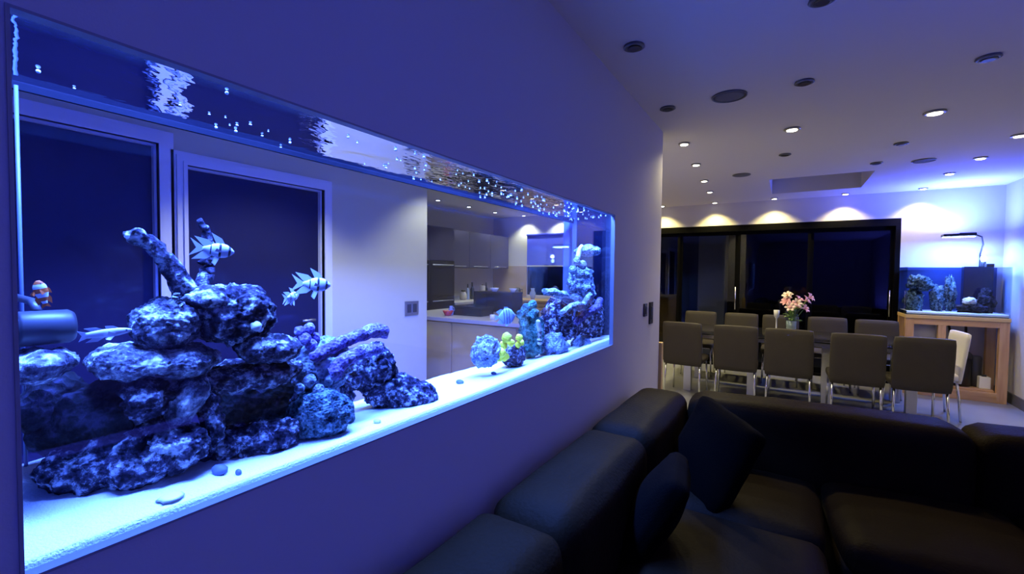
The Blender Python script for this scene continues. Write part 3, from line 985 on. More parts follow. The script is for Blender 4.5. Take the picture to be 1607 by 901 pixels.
card = [(0, .03), (.08, .12), (.2, .19), (.36, .22), (.52, .18), (.66, .10), (.78, .05)]
cb = lambda a: 1 if (.10 < a < .14 or .34 < a < .385 or .56 < a < .60) else 0
CM = [M['fishw'], M['fishb']]
GF = 'silver cardinalfish'
fish('cardinalfish', 'silver long finned fish highest in the tank, facing right by the stick rock', 336, 392, 54, -.14, 1, card, CM, cb, -.12, .1, .8, group=GF)
fish('cardinalfish', 'silver long finned fish at mid water facing right before the hall door frame', 491, 446, 52, -.15, 1, card, CM, cb, -.08, .15, .8, group=GF)
fish('cardinalfish', 'small silver long finned fish seen tilted, lower left of another silver fish', 457, 466, 34, -.19, 1, card, CM, cb, .12, .9, .7, group=GF)
clown = [(0, .05), (.08, .13), (.22, .19), (.42, .20), (.6, .15), (.74, .09), (.84, .07)]
fish('clownfish', 'dark orange clownfish with three white bands hanging upright above the pump', 66, 462, 44, -.17, -1, clown, [M['fisho'], M['fishw'], M['fisho']],
     lambda a: 1 if (.14 < a < .30 or .44 < a < .60 or .74 < a < .84) else 0, 1.35, .3)
wr = [(0, .02), (.08, .06), (.25, .095), (.5, .105), (.7, .09), (.86, .07)]
fish('wrasse', 'long slim pale fish swimming right above the shelf at the left', 166, 523, 64, -.13, 1, wr, [M['fishw']], None, .08, .1)
tg = [(0, .04), (.06, .14), (.16, .29), (.32, .38), (.5, .37), (.64, .25), (.76, .09), (.8, .05)]
fish('tang', 'round blue tang with dark lines left of the green coral mound', 792, 497, 34, -.12, 1, tg, [M['fishs'], M['fishb']],
     lambda a: 1 if (.28 < a < .31 or .4 < a < .43 or .53 < a < .56) else 0, .1, .2, thin=.3)

# pump on the left end of the tank
p = at(74, 514, x=-.21)
t = thing('circulation_pump', 'dark cylindrical circulation pump at the left end of the large tank', 'pump', p)
k = depth(p) / FPX
MB().lathe([(24 * k, -34 * k), (27 * k, -30 * k), (27 * k, 24 * k), (23 * k, 30 * k)], n=28, axis='y').build('motor_body', M['pump'], t, smooth=True)
MB().lathe([(20 * k, -62 * k), (25 * k, -56 * k), (25 * k, -38 * k), (18 * k, -34 * k)], n=28, axis='y').build('nozzle_cage', M['pumpb'], t, smooth=True)
MB().tube([(0, -10 * k, 26 * k), (-.03, -10 * k, 40 * k), (-.12, -12 * k, 44 * k)], .006).build('mounting_arm', M['pump'], t, smooth=True)

# shells and pebbles on the sand
for name, lab, u, v, sx, sz, m in (('shell', 'thin curved white shell on the sand right of the big lower left rock', 268, 783, 18, 5, 'shell'),
                                   ('pebble', 'blue grey snail shaped pebble on the sand before the rubble heap', 345, 742, 14, 8, 'pebble'),
                                   ('pebble', 'tiny greenish pebble right of the blue grey pebble', 374, 744, 6, 5, 'pebble'),
                                   ('pebble', 'little pebble on the sand below the dome coral', 592, 664, 7, 4, 'stone'),
                                   ('pebble', 'little pebble on the open sand below the yellow corals', 722, 602, 7, 4, 'pebble'),
                                   ('pebble', 'dark pebble at the foot of the bumpy blue rock', 752, 574, 6, 3, 'pebble'),
                                   ('pebble', 'little dark pebble farthest right on the open sand', 775, 588, 5, 3, 'pebble')):
    pz = at(u, v, z=.958)
    for _ in range(3): pz = at(u, v, z=sand_z(max(XMIN, min(XMAX, pz.x)), pz.y))
    k = depth(pz) / FPX
    pp = clampx(pz)
    mb = MB().ball((0, 0, 0), (sx * k, sx * k * .7, sz * k), 16, 10)
    if name == 'shell':
        mb = MB().lathe([(.1 * sx * k, .5 * sz * k), (.6 * sx * k, .6 * sz * k), (sx * k, 0), (.9 * sx * k, -.2 * sz * k), (.5 * sx * k, .3 * sz * k), (.1 * sx * k, .3 * sz * k)], n=20)
    mb.v = [tuple(V(q) * (1 + .2 * noise.noise(V(q) * 120))) for q in mb.v]
    o = mb.build(name, M[m], smooth=True)
    o.location = pp + V((0, 0, sz * k * .55))
    tag(o, lab, name, 'bits on the sand')

# bubbles clinging under the water surface
rnd = random.Random(3)
b = MB()
for i in range(170):
    y = rnd.choice((rnd.uniform(.9, 2.5), rnd.uniform(1.1, 2.55), rnd.uniform(.25, 1.0))) if i % 5 else rnd.uniform(1.3, 2.55)
    x = rnd.uniform(-.34, -.07)
    if y < .9 and rnd.random() < .6: continue
    rr = rnd.choice((.0012, .0016, .002, .0026)) * (1 + .35 * y)
    b.ball((x, y, WZ - rr * .8 - .0006), (rr, rr * 1.3, rr * .8), 7, 5)
for u, v in ((356, 146), (384, 147), (371, 139), (442, 161), (339, 200), (370, 206), (455, 224), (60, 112), (40, 150)):
    p = at(u, v, z=WZ - .004)
    if TB + .01 < p.x < -.06 and p.y > TY0:
        b.ball(p, .0032, 8, 6)
tag(b.build('air_bubbles', M['bubble'], smooth=True, loc=(-.2, 1.3, WZ)), 'tiny white air bubbles under the water surface of the large aquarium', 'bubbles', kind='stuff')

# ------------------------------------------------------------------ corner sofa
sf = thing('corner_sofa', 'black leather corner sofa along the dividing wall, turning right at the far end', 'sofa', (.5, 1.3, 0))
TURN = Matrix.Rotation(R(5), 3, 'Z')


def turn(x, y, z):
    return TURN @ V((x - .335, y - 2.71, 0)) + V((.335, 2.71, z))


b = MB()
cushion(b, (.50, .95, .17), (.84, 3.3, .22), .04, .0, 10)
b.build('base', M['leather'], sf, smooth=True, world=True)
b = MB()
cushion(b, turn(1.76, 2.42, .17), (1.66, .92, .22), .04, .0, 10, rot=TURN)
b.build('base', M['leather'], sf, smooth=True, world=True)
ys = [-.66, .20, 1.08, 1.88, 2.74]
for i in range(4):
    b = MB()
    c = .5 * (ys[i] + ys[i + 1])
    cushion(b, (.185, c, .44), (.29, ys[i + 1] - ys[i] - .006, .44), .07, .012, 16, .004, i)
    b.build('backrest', M['leather'], sf, smooth=True, world=True)
xs = [.335, 1.52, 2.56]
for i in range(2):
    b = MB()
    cushion(b, turn(.5 * (xs[i] + xs[i + 1]), 2.71, .44), (xs[i + 1] - xs[i] - .006, .30, .44), .075, .012, 16, .004, i + 7, TURN)
    b.build('backrest', M['leather'], sf, smooth=True, world=True)
for i, (y0, y1) in enumerate(((-.66, .20), (.20, 1.08), (1.08, 1.985), (1.985, 2.56))):
    b = MB()
    cushion(b, (.63, .5 * (y0 + y1), .30), (.62, y1 - y0 - .006, .13), .05, .016, 16, .004, i + 11)
    b.build('seat_cushion', M['leather'], sf, smooth=True, world=True)
for i, (x0, x1) in enumerate(((.945, 1.60), (1.60, 2.56))):
    b = MB()
    cushion(b, turn(.5 * (x0 + x1), 2.25, .30), (x1 - x0 - .006, .62, .13), .05, .016, 16, .004, i + 21, TURN)
    b.build('seat_cushion', M['leather'], sf, smooth=True, world=True)
for x, y in ((.14, -.6), (.86, -.6), (.14, 2.5), (.86, 1.7), (2.5, 2.05), (2.5, 2.8), (1.05, 2.05)):
    box((x - .025, y - .025, 0), (x + .025, y + .025, .065)).build('foot', M['chrome'], sf, world=True)


def throw(label, c, size, rot, seed):
    t = MB()
    cushion(t, (0, 0, 0), size, .03, .045, 14, .004, seed, None, True)
    o = t.build('cushion', M['pillow'], smooth=True)
    o.location = c
    o.rotation_euler = rot
    tag(o, label, 'cushion', 'black scatter cushions')


throw('large black cushion leaning in the corner of the sofa', (.52, 2.20, .52), (.42, .08, .42), (R(-24), R(8), R(-50)), 1)
throw('smaller black cushion leaning on the near side of the large corner cushion', (.41, 1.66, .49), (.38, .075, .34), (R(-30), R(-4), R(-80)), 2)

# ------------------------------------------------------------------ dining set
tb = thing('dining_table', 'long dining table with a dark glass top between two rows of chairs', 'table', (.82, 5.82, 0))
box((-1.14, -.50, .668), (1.14, .50, .685)).build('tabletop', M['tabletop'], tb, bevel=.004)
MB().box((-1.02, -.40, .62), (1.02, -.36, .667)).box((-1.02, .36, .62), (1.02, .40, .667)).box((-1.02, -.36, .62), (-.98, .36, .667)).box((.98, -.36, .62), (1.02, .36, .667)).build('apron', M['silver'], tb)
for x in (-.98, .98):
    for y in (-.36, .36):
        box((x - .04, y - .04, 0), (x + .04, y + .04, .619)).build('leg', M['silver'], tb, bevel=.004)
for x in (-.33, .33):
    box((x - .04, -.40, 0), (x + .04, -.32, .619)).build('leg', M['silver'], tb, bevel=.004)


def make_chair(name, label, m, group):
    t = thing(name, label, 'chair', (0, 0, 0), 0, group)
    b = MB()
    cushion(b, (0, .0, .405), (.40, .40, .07), .025, .006, 10, .001)
    b.build('seat', m, t, smooth=True)
    b = MB()
    rot = Matrix.Rotation(R(7), 3, 'X')
    cushion(b, (0, -.205, .585), (.40, .045, .47), .018, .004, 10, .001, 0, rot)
    b.build('backrest', m, t, smooth=True)
    for sx in (-1, 1):
        for sy in (-1, 1):
            MB().tube([(sx * .175, sy * .165, .375), (sx * .18, sy * .185, .2), (sx * .185, sy * .2, 0)], .010, 8).build('leg', M['chrome'], t, smooth=True)
    MB().tube([(-.175, -.165, .368), (.175, -.165, .368), (.175, .165, .368), (-.175, .165, .368), (-.175, -.165, .368)], .009, 6, False).build('seat_frame', M['chrome'], t, smooth=True)
    return t


GN, GFR = 'taupe chairs in the near row', 'taupe chairs in the far row'
order = ['leftmost', 'second from the left', 'third from the left', 'fourth from the left', 'rightmost']
near = [(-.145, 5.06), (.355, 5.06), (.83, 5.05), (1.345, 5.02), (1.785, 5.06)]
c0 = None
for i, (x, y) in enumerate(near):
    lab = 'taupe dining chair with its back to the sofa, nearest row, ' + order[i]
    rz = R((-3, 2, -2, 1, 3)[i])
    if c0 is None:
        c0 = make_chair('dining_chair', lab, M['chair'], GN)
        c0.location = (x, y + .21, 0)
        c0.rotation_euler = (0, 0, rz)
    else:
        dup(c0, (x, y + .21, 0), rz, lab, GN)
far = [(-.215, 6.65), (.275, 6.66), (.735, 6.66), (1.24, 6.70), (1.69, 6.64)]
for i, (x, y) in enumerate(far):
    dup(c0, (x, y - .18, 0), pi + R((2, -2, 1, 3, -2)[i]), 'taupe dining chair in the far row before the patio doors, ' + order[i], GFR)
cw = make_chair('dining_chair', 'white leather dining chair at the right head of the table, seen from its side', M['chairw'], 'head chair')
cw.location = (1.97, 5.80, 0)
cw.rotation_euler = (0, 0, R(90 + 4))

# vase of flowers
vz = .685
va = thing('flower_vase', 'tall clear vase of pink and cream lilies on the dining table', 'vase', (.845, 5.90, vz))
MB().lathe([(.045, 0), (.052, .005), (.056, .12), (.066, .27), (.063, .27), (.052, .12), (.046, .012), (.01, .010)], n=28).build('glass_vase', M['vglass'], va, smooth=True)
MB().lathe([(.044, .012), (.049, .06), (.050, .14), (.005, .14)], n=24).build('water', mat('vase_water', (.45, .5, .52), .2), va, smooth=True)
rnd = random.Random(11)
for i in range(12):
    a = rnd.uniform(0, 2 * pi)
    rad = rnd.uniform(.02, .13)
    hgt = rnd.uniform(.30, .46) - rad * .4
    lean = V((cos(a) * rad + .035, sin(a) * rad, hgt))
    MB().tube([(-.02 * cos(a), -.02 * sin(a), .02), (lean.x * .3, lean.y * .3, hgt * .55), lean], .0028, 6).build('stem', M['leaf'], va, smooth=True)
    m = M['petal'] if i % 3 else M['petalw']
    ax = lean.normalized()
    q = V((0, 0, 1)).rotation_difference(V((ax.x * 2.2, ax.y * 2.2 - .5, .5)).normalized()).to_matrix()
    bl = MB()
    for kx in range(6):
        b_ = 2 * pi * kx / 6
        dr = V((cos(b_), sin(b_), 0))
        pr = V((-sin(b_), cos(b_), 0))
        pts = []
        for s, (rr, ww, zz) in enumerate(((.004, .004, 0), (.022, .014, .022), (.042, .013, .034), (.056, .002, .028))):
            pts.append([dr * rr - pr * ww + V((0, 0, zz)), dr * rr + V((0, 0, zz - .004)), dr * rr + pr * ww + V((0, 0, zz))])
        vs = [q @ p_ + lean for row in pts for p_ in row]
        fs = []
        for s in range(3):
            for j in range(2):
                fs.append((s * 3 + j, s * 3 + j + 1, s * 3 + 4 + j, s * 3 + 3 + j))
        bl.add(vs, fs)
    fl = bl.build('flower', m, va, smooth=True)
    so = fl.modifiers.new('thickness', 'SOLIDIFY')
    so.thickness = .0012
    MB().tube([q @ V((0, 0, .004)) + lean, q @ V((0, 0, .035)) + lean], .003, 6).build('stamen', M['stamen'], fl)
for i in range(16):
    a = rnd.uniform(0, 2 * pi)
    l0 = rnd.uniform(.10, .17)
    z0 = rnd.uniform(.12, .27)
    dr = V((cos(a), sin(a), 0))
    pr = V((-sin(a), cos(a), 0))
    pts = []
    for s in range(5):
        t_ = s / 4
        pts.append((dr * (.01 + l0 * .6 * t_) + V((0, 0, z0 + l0 * .7 * t_ - .08 * t_ * t_)), .017 * sin(pi * (t_ * .9 + .08))))
    bl = MB()
    bl.add([c_ - pr * w_ for c_, w_ in pts] + [c_ + V((0, 0, -.004)) for c_, w_ in pts] + [c_ + pr * w_ for c_, w_ in pts],
           [(s, s + 1, 6 + s, 5 + s) for s in range(4)] + [(5 + s, 6 + s, 11 + s, 10 + s) for s in range(4)])
    lf = bl.build('leaf', M['leaf'], va, smooth=True)
    so = lf.modifiers.new('thickness', 'SOLIDIFY')
    so.thickness = .001
t = thing('candle_holder', 'slim pale glass candle holder on the table left of the flowers', 'candle holder', (.70, 5.96, vz))
MB().lathe([(.03, 0), (.03, .006), (.007, .02), (.007, .15), (.026, .18), (.03, .25), (.026, .25), (.02, .185), (.002, .18)], n=20).build('holder', M['vase'], t, smooth=True)
MB().lathe([(.016, .186), (.016, .225), (.002, .227)], n=14).build('candle', M['white'], t, smooth=True)

# ------------------------------------------------------------------ small aquarium on its pine stand
SX0, SX1, SY0, SY1 = 1.955, 2.79, 6.70, 7.12
st = thing('aquarium_stand', 'open pine timber stand carrying the small aquarium in the far right corner', 'stand', (2.37, 6.91, 0))
b = MB()
box((SX0 - .005, SY0 - .01, .865), (SX1 + .005, SY1, .905)).build('stand_top', M['cream'], st, world=True, bevel=.003)
for x in (SX0, SX1 - .075):
    for y in (SY0, SY1 - .06):
        box((x, y, 0), (x + .075, y + .06, .864)).build('post', M['pine'], st, world=True)
box((2.235, SY0, .101), (2.30, SY0 + .05, .799)).build('post', M['pine'], st, world=True)
for y in (SY0 + .001, SY1 - .051):
    box((SX0 + .076, y, .002), (SX1 - .076, y + .05, .10)).build('rail', M['pineh'], st, world=True)
    box((SX0 + .076, y, .80), (SX1 - .076, y + .05, .863)).build('rail', M['pineh'], st, world=True)
box((SX0 + .08, SY0 + .06, .101), (SX1 - .08, SY1 - .06, .118)).build('lower_shelf', M['pineh'], st, world=True)
box((SX0 + .08, SY0 + .07, .12), (2.225, SY0 + .085, .795)).build('side_panel', mat('pale_grey_panel', (.32, .31, .33), .6), st, world=True)

a2 = thing('small_aquarium', 'small rimless aquarium on the pine stand in the far right corner', 'aquarium', (2.37, 6.91, .905))
zt = 1.445
box((SX0, SY0, .906), (SX1, SY0 + .008, zt)).build('front_pane', M['glass'], a2, world=True)
box((SX0, SY1 - .008, .906), (SX1, SY1, zt)).build('back_pane', mat('blue_backing', (.012, .03, .12), .5, var=.5, vscale=5), a2, world=True)
for x in (SX0, SX1 - .008):
    box((x, SY0 + .009, .906), (x + .008, SY1 - .009, zt)).build('end_pane', M['glass'], a2, world=True)
box((SX0 + .009, SY0 + .009, .906), (SX1 - .009, SY1 - .009, .914)).build('base_pane', M['acryl'], a2, world=True)
w2 = MB()
w2.add([(SX0 + .009, SY0 + .009, zt - .035), (SX1 - .009, SY0 + .009, zt - .035), (SX1 - .009, SY1 - .009, zt - .035), (SX0 + .009, SY1 - .009, zt - .035)], [(0, 1, 2, 3)])
w2 = w2.build('water_surface', M['water2'], a2, world=True)
if w2.data.polygons[0].normal.z < 0: w2.data.flip_normals()
MB().box((2.50, SY1 - .10, 1.00), (2.74, SY1 - .012, zt + .01)).build('overflow_box', M['acryl'], a2, world=True, bevel=.004)
MB().box((2.60, SY0 + .02, zt + .001), (2.66, SY0 + .08, zt + .035)).build('hose_clip', M['darkgrey'], a2, world=True, bevel=.004)
b = MB()
vs, fs = [], []
for i in range(31):
    for j in range(13):
        x = SX0 + .01 + (SX1 - SX0 - .02) * i / 30
        y = SY0 + .01 + (SY1 - SY0 - .02) * j / 12
        vs.append((x, y, .942 + .006 * noise.noise(V((x * 9, y * 9, 0)))))
for i in range(30):
    for j in range(12):
        a = i * 13 + j
        fs.append((a, a + 13, a + 14, a + 1))
nn = len(vs)
front = [i * 13 for i in range(31)]
vs += [(vs[i][0], vs[i][1], .915) for i in front]
fs += [(front[k], nn + k, nn + k + 1, front[k + 1]) for k in range(30)]
b.add(vs, fs)
tag(b.build('sand_bed', M['sand'], smooth=True, loc=(2.37, 6.9, .92)), 'white sand layer on the floor of the small aquarium', 'sand', kind='stuff')


def rock2(name, label, cat, c, s, m, seed, rough=.3, fine=.2, group='rocks of the small aquarium'):
    bm = bmesh.new()
    bmesh.ops.create_icosphere(bm, subdivisions=4, radius=1)
    sd = V((seed * 5.3, seed, seed * 2.1))
    for q in bm.verts:
        n = q.co.normalized()
        k = 1 + rough * noise.fractal(n * 1.6 + sd, 1, 2, 3) + fine * noise.fractal(n * 5 + sd, 1, 2, 3)
        q.co = V((n.x * s[0] * k, n.y * s[1] * k, max(n.z * s[2] * k, .935 - c[2])))
    me = bpy.data.meshes.new(name)
    bm.to_mesh(me)
    bm.free()
    me.materials.append(m)
    me.polygons.foreach_set('use_smooth', [True] * len(me.polygons))
    o = bpy.data.objects.new(name, me)
    o.location = c
    col.objects.link(o)
    tag(o, label, cat, group)


rock2('live_rock', 'arched grey rock at the left of the small aquarium', 'rock', (2.10, 6.92, 1.26), (.11, .09, .09), M['brain'], 1, .4, .3)
rock2('live_rock', 'rock foot under the arched rock in the small aquarium', 'rock', (2.06, 6.93, 1.05), (.08, .10, .14), M['brain'], 2, .4, .3)
rock2('live_rock', 'slender rock in the middle of the small aquarium', 'rock', (2.26, 6.95, 1.08), (.06, .07, .16), M['brain'], 3, .4, .3)
rock2('live_rock', 'low dark rock under the pale coral in the small aquarium', 'rock', (2.53, 6.87, .99), (.12, .08, .055), M['rockdarkshade'], 4, .25, .3)
rock2('leather_coral', 'pale round coral on the dark rock of the small aquarium', 'coral', (2.515, 6.86, 1.065), (.055, .05, .045), M['shell'], 5, .2, .3, 'corals of the small aquarium')
rock2('live_rock', 'thin leaning rock between the slender rock and the dark rock of the small aquarium', 'rock', (2.38, 6.98, 1.12), (.05, .06, .19), M['brain'], 8, .5, .3)
rock2('live_rock', 'tall dark rock at the right of the small aquarium', 'rock', (2.66, 6.93, 1.06), (.07, .06, .14), M['rockdarkshade'], 6, .3, .3)

lp = thing('aquarium_lamp', 'slim dark lamp on a curved arm above the small aquarium', 'lamp', (2.41, 6.86, 1.78))
MB().box((2.27, 6.80, 1.785), (2.40, 6.92, 1.815)).box((2.40, 6.81, 1.788), (2.54, 6.91, 1.825)).build('lamp_housing', M['black'], lp, world=True, bevel=.008)
box((2.28, 6.82, 1.778), (2.53, 6.90, 1.784)).build('led_strip', M['led'], lp, world=True)
MB().tube([(2.55, 6.87, 1.80), (2.60, 6.90, 1.78), (2.64, 7.0, 1.70), (2.655, 7.135, 1.60), (2.655, 7.14, 1.47), (2.655, 7.14, 1.44)], .008, 8).build('arm', M['darkgrey'], lp, smooth=True, world=True)

cl = thing('clip_lamp', 'small bright clip lamp at the right rear corner of the small aquarium', 'lamp', (2.66, 7.05, 1.47))
MB().lathe([(.02, -.03), (.024, -.02), (.024, .03), (.018, .04)], n=16).build('socket', M['darkgrey'], cl, smooth=True)
MB().ball((0, 0, .075), (.026, .026, .034), 14, 10).build('bulb', M['led'], cl, smooth=True)
l = bpy.data.lights.new('clip_lamp_light', 'POINT')
l.energy, l.color, l.shadow_soft_size = CLIP_W, (0.13, 0.17, 1.0), .035
lo = bpy.data.objects.new('clip_lamp_light', l)
lo.parent = cl
lo.location = (0, -.02, .15)
col.objects.link(lo)

cf = thing('canister_filter', 'tall black canister filter inside the pine stand', 'filter', (2.47, 6.92, .118))
MB().lathe([(.09, 0), (.10, .01), (.10, .30), (.085, .31)], n=24).build('canister', M['black'], cf, smooth=True)
MB().lathe([(.10, .312), (.10, .36), (.07, .39), (.02, .39)], n=24).build('pump_head', M['darkgrey'], cf, smooth=True)
for dx in (-.04, .04):
    MB().tube([(dx, 0, .385), (dx, .02, .45), (dx * 1.6, .08, .55), (dx * 1.8, .13, .67)], .012, 8).build('hose', M['black'], cf, smooth=True)
o = MB().lathe([(.045, 0), (.055, .005), (.06, .32), (.05, .34), (.01, .345)], n=20).build('reactor_tube', M['darkgrey'], smooth=True)
o.location = (2.60, 6.95, .118)
tag(o, 'slim dark reactor tube beside the black canister in the stand', 'filter')
t = thing('water_container', 'small white plastic container at the right foot of the stand', 'container', (2.655, 6.86, .118))
MB().box((-.045, -.045, 0), (.045, .045, .13)).build('body', M['white'], t, bevel=.008)
MB().lathe([(.02, .131), (.02, .15), (.015, .152)], n=16).build('cap', M['darkgrey'], t)
t = thing('bucket', 'low pale bucket on the stand shelf left of the canister', 'bucket', (2.345, 6.86, .118))
MB().lathe([(.05, 0), (.058, .005), (.066, .15), (.062, .15), (.054, .01), (.01, .009)], n=24).build('pail', M['stone'], t, smooth=True)
MB().tube([(-.066, 0, .13), (-.05, -.03, .155), (0, -.05, .165), (.05, -.03, .155), (.066, 0, .13)], .003, 6).build('handle', M['steel'], t, smooth=True)

# ------------------------------------------------------------------ kitchen seen through the tank
GK = 'dark kitchen units'
tu = thing('tall_oven_unit', 'tall dark kitchen unit with built in ovens at the left of the kitchen', 'cabinet', (-3.75, 4.2, 0), 0, GK)
box((-4.035, 3.60, 0), (-3.472, 5.26, 1.985)).build('body', M['kitcab'], tu, world=True)
for i, (y0, y1) in enumerate(((3.61, 4.15), (4.155, 4.70), (4.705, 5.25))):
    dn = box((-3.471, y0, 1.50), (-3.452, y1, 1.975)).build('door', M['kitcab'], tu, world=True, bevel=.002)
    if i < 1:
        d2 = box((-3.471, y0, .1), (-3.452, y1, 1.495)).build('door', M['kitcab'], tu, world=True, bevel=.002)
        MB().tube([(-3.44, y1 - .05, .9), (-3.44, y1 - .05, 1.3)], .008, 8).build('handle', M['steel'], d2, smooth=True, world=True)
    else:
        for z0, z1 in ((.1, .50), (.505, .98), (.985, 1.495)):
            d2 = box((-3.471, y0, z0), (-3.450, y1, z1)).build('oven_door', M['kitdark'], tu, world=True, bevel=.002)
            MB().tube([(-3.43, y0 + .05, z1 - .06), (-3.43, y1 - .05, z1 - .06)], .008, 8).build('handle', M['steel'], d2, smooth=True, world=True)
for i, (y0, y1) in enumerate(((5.30, 5.93), (5.935, 6.55), (6.555, 7.15))):
    t = thing('wall_cabinet', 'dark glossy kitchen wall cabinet, %s of three on the side wall' % ('nearest', 'middle one', 'farthest')[i], 'cabinet', (-3.87, .5 * (y0 + y1), 1.405), 0, GK)
    box((-4.035, y0, 1.405), (-3.712, y1, 2.0)).build('body', M['kitcab'], t, world=True)
    dn = box((-3.711, y0 + .002, 1.405), (-3.69, y1 - .002, 2.0)).build('door', M['kitcab'], t, world=True, bevel=.002)
    MB().tube([(-3.675, y0 + .1, 1.43), (-3.675, y1 - .1, 1.43)], .006, 8).build('handle', M['steel'], dn, smooth=True, world=True)
    t = thing('base_cabinet', 'dark kitchen base cabinet, %s of three under the side worktop' % ('nearest', 'middle one', 'farthest')[i], 'cabinet', (-3.75, .5 * (y0 + y1), 0), 0, GK)
    y1b = min(y1, 6.5) if i == 2 else y1
    y1b = y1
    box((-4.035, y0, 0), (-3.472, y1b, .835)).build('body', M['kitcab'], t, world=True)
    dn = box((-3.471, y0 + .002, .10), (-3.452, y1b - .002, .83)).build('door', M['kitcab'], t, world=True, bevel=.002)
    MB().tube([(-3.44, y0 + .1, .77), (-3.44, y1b - .1, .77)], .006, 8).build('handle', M['steel'], dn, smooth=True, world=True)
o = box((-4.035, 5.265, .836), (-3.44, 7.15, .87)).build('side_worktop', M['counter'])
tag(o, 'pale worktop along the kitchen side wall under the wall cabinets', 'worktop')
# oak unit along the far wall
ok = thing('oak_sideboard', 'oak fronted kitchen unit under the far kitchen window', 'cabinet', (-2.7, 6.86, 0))
box((-3.43, 6.60, 0), (-1.6, 7.15, .835)).build('body', M['oak'], ok, world=True)
for i in range(3):
    x0 = -3.42 + i * .607
    dn = box((x0, 6.58, .08), (x0 + .597, 6.599, .825)).build('door', M['oak'], ok, world=True, bevel=.002)
    MB().tube([(x0 + .1, 6.565, .76), (x0 + .5, 6.565, .76)], .006, 8).build('handle', M['steel'], dn, smooth=True, world=True)
box((-3.435, 6.57, .836), (-1.6, 7.15, .87)).build('top', M['oak'], ok, world=True)
# blue sheet standing in for the blue reflection in the kitchen window
bl = thing('reflection_panel', 'bright blue panel standing in for the blue reflection in the kitchen window', 'window_reflection', (-2.78, YB - .03, 2.04))
box((-3.29, YB - .02, 1.47), (-2.44, YB - .012, 2.02)).build('panel_face', M['window_reflection'], bl, world=True)
MB().tube([(-3.29, YB - .03, 2.025), (-2.44, YB - .03, 2.025)], .018, 12).build('panel_top', M['window_reflection'], bl, smooth=True, world=True)
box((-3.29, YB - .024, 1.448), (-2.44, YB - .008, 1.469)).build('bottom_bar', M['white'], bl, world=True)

# island with its tan front
IX0, IX1, IY0, IY1 = -2.95, -1.35, 3.62, 4.62
isl = thing('kitchen_island', 'kitchen island with a plain tan front seen through the right of the tank', 'island', (-2.15, 4.1, 0))
box((IX0, IY0, 0), (IX1, IY1, .82)).build('body', M['cream'], isl, world=True)
for i in range(2):
    x0 = IX0 + .02 + i * .79
    box((x0, IY0 - .018, .08), (x0 + .77, IY0 - .001, .81)).build('front_panel', M['cream'], isl, world=True, bevel=.002)
box((IX0 - .03, IY0 - .04, .821), (IX1 + .03, IY1 + .03, .86)).build('island_worktop', M['counter'], isl, world=True, bevel=.003)
IZ = .8605
def on(u, v, y): return at(u, v, y=y)
# things on the island: placed along sight lines at their own depth
p = on(703, 500, 3.78)
t = thing('bowl', 'red bowl on the left end of the island', 'bowl', (p.x, 3.78, IZ))
MB().lathe([(.03, 0), (.035, .006), (.06, .055), (.056, .055), (.03, .012), (.005, .01)], n=24).build('bowl_body', M['red'], t, smooth=True)
x0, x1 = on(716, 490, 4.0).x, on(765, 490, 4.0).x
t = thing('serving_box', 'low dark box on the island right of the red bowl', 'box', ((x0 + x1) / 2, 4.0, IZ))
MB().box((x0, 3.88, IZ), (x1, 4.12, IZ + .075)).build('body', M['kitdark'], t, world=True, bevel=.006)
MB().box((x0 - .005, 3.875, IZ + .0765), (x1 + .005, 4.125, IZ + .10)).build('lid', M['kitdark'], t, world=True, bevel=.004)
x0, x1 = on(752, 480, 4.4).x, on(812, 480, 4.4).x
t = thing('raised_shelf', 'dark raised serving shelf on the island carrying two white bowls', 'shelf', ((x0 + x1) / 2, 4.4, IZ))
MB().box((x0, 4.28, IZ + .225), (x1, 4.52, IZ + .25)).build('top', M['kitdark'], t, world=True, bevel=.004)
for xx in (x0, x1 - .03): box((xx, 4.285, IZ), (xx + .03, 4.515, IZ + .224)).build('side', M['kitdark'], t, world=True)
box((x0 + .031, 4.49, IZ), (x1 - .031, 4.512, IZ + .224)).build('back_board', M['kitdark'], t, world=True)
for i, (u, rr) in enumerate(((776, .055), (805, .045))):
    p = on(u, 460, 4.4)
    t = thing('bowl', ('larger white bowl on the left of the dark raised shelf', 'smaller white bowl on the right of the dark raised shelf')[i], 'bowl', (p.x, 4.4, IZ + .2505), 0, 'white bowls')
    MB().lathe([(rr * .5, 0), (rr * .55, .004), (rr, .042), (rr * .94, .042), (rr * .5, .008), (.004, .007)], n=24).build('bowl_body', M['white'], t, smooth=True)
p = on(716, 485, 3.75)
t = thing('jug', 'small blue glass jug on the island behind the red bowl', 'jug', (on(717, 485, 3.95).x - .01, 3.86, IZ))
MB().lathe([(.022, 0), (.028, .01), (.032, .05), (.018, .085), (.02, .10), (.016, .10), (.014, .085)], n=18).build('jug_body', M['glassware'], t, smooth=True)
MB().tube([(.03, 0, .04), (.048, 0, .055), (.042, 0, .08), (.019, 0, .09)], .004, 6).build('handle', M['glassware'], t, smooth=True)
p = on(773, 498, 3.72)
t = thing('cup', 'white cup at the front edge of the island left of the blue tang', 'cup', (p.x, 3.72, IZ))
MB().lathe([(.018, 0), (.024, .004), (.028, .05), (.025, .05), (.02, .008), (.003, .007)], n=18).build('cup_body', M['white'], t, smooth=True)
MB().tube([(.027, 0, .04), (.042, 0, .034), (.038, 0, .014), (.024, 0, .012)], .004, 6).build('handle', M['white'], t, smooth=True)
p = on(815, 484, 4.3)
o = MB().ball((0, 0, .03), (.033, .033, .03), 16, 12).build('orange', M['orange'], smooth=True)
o.location = (on(818, 484, 4.25).x, 4.25, IZ)
tag(o, 'orange fruit on the island right of the raised shelf', 'fruit')
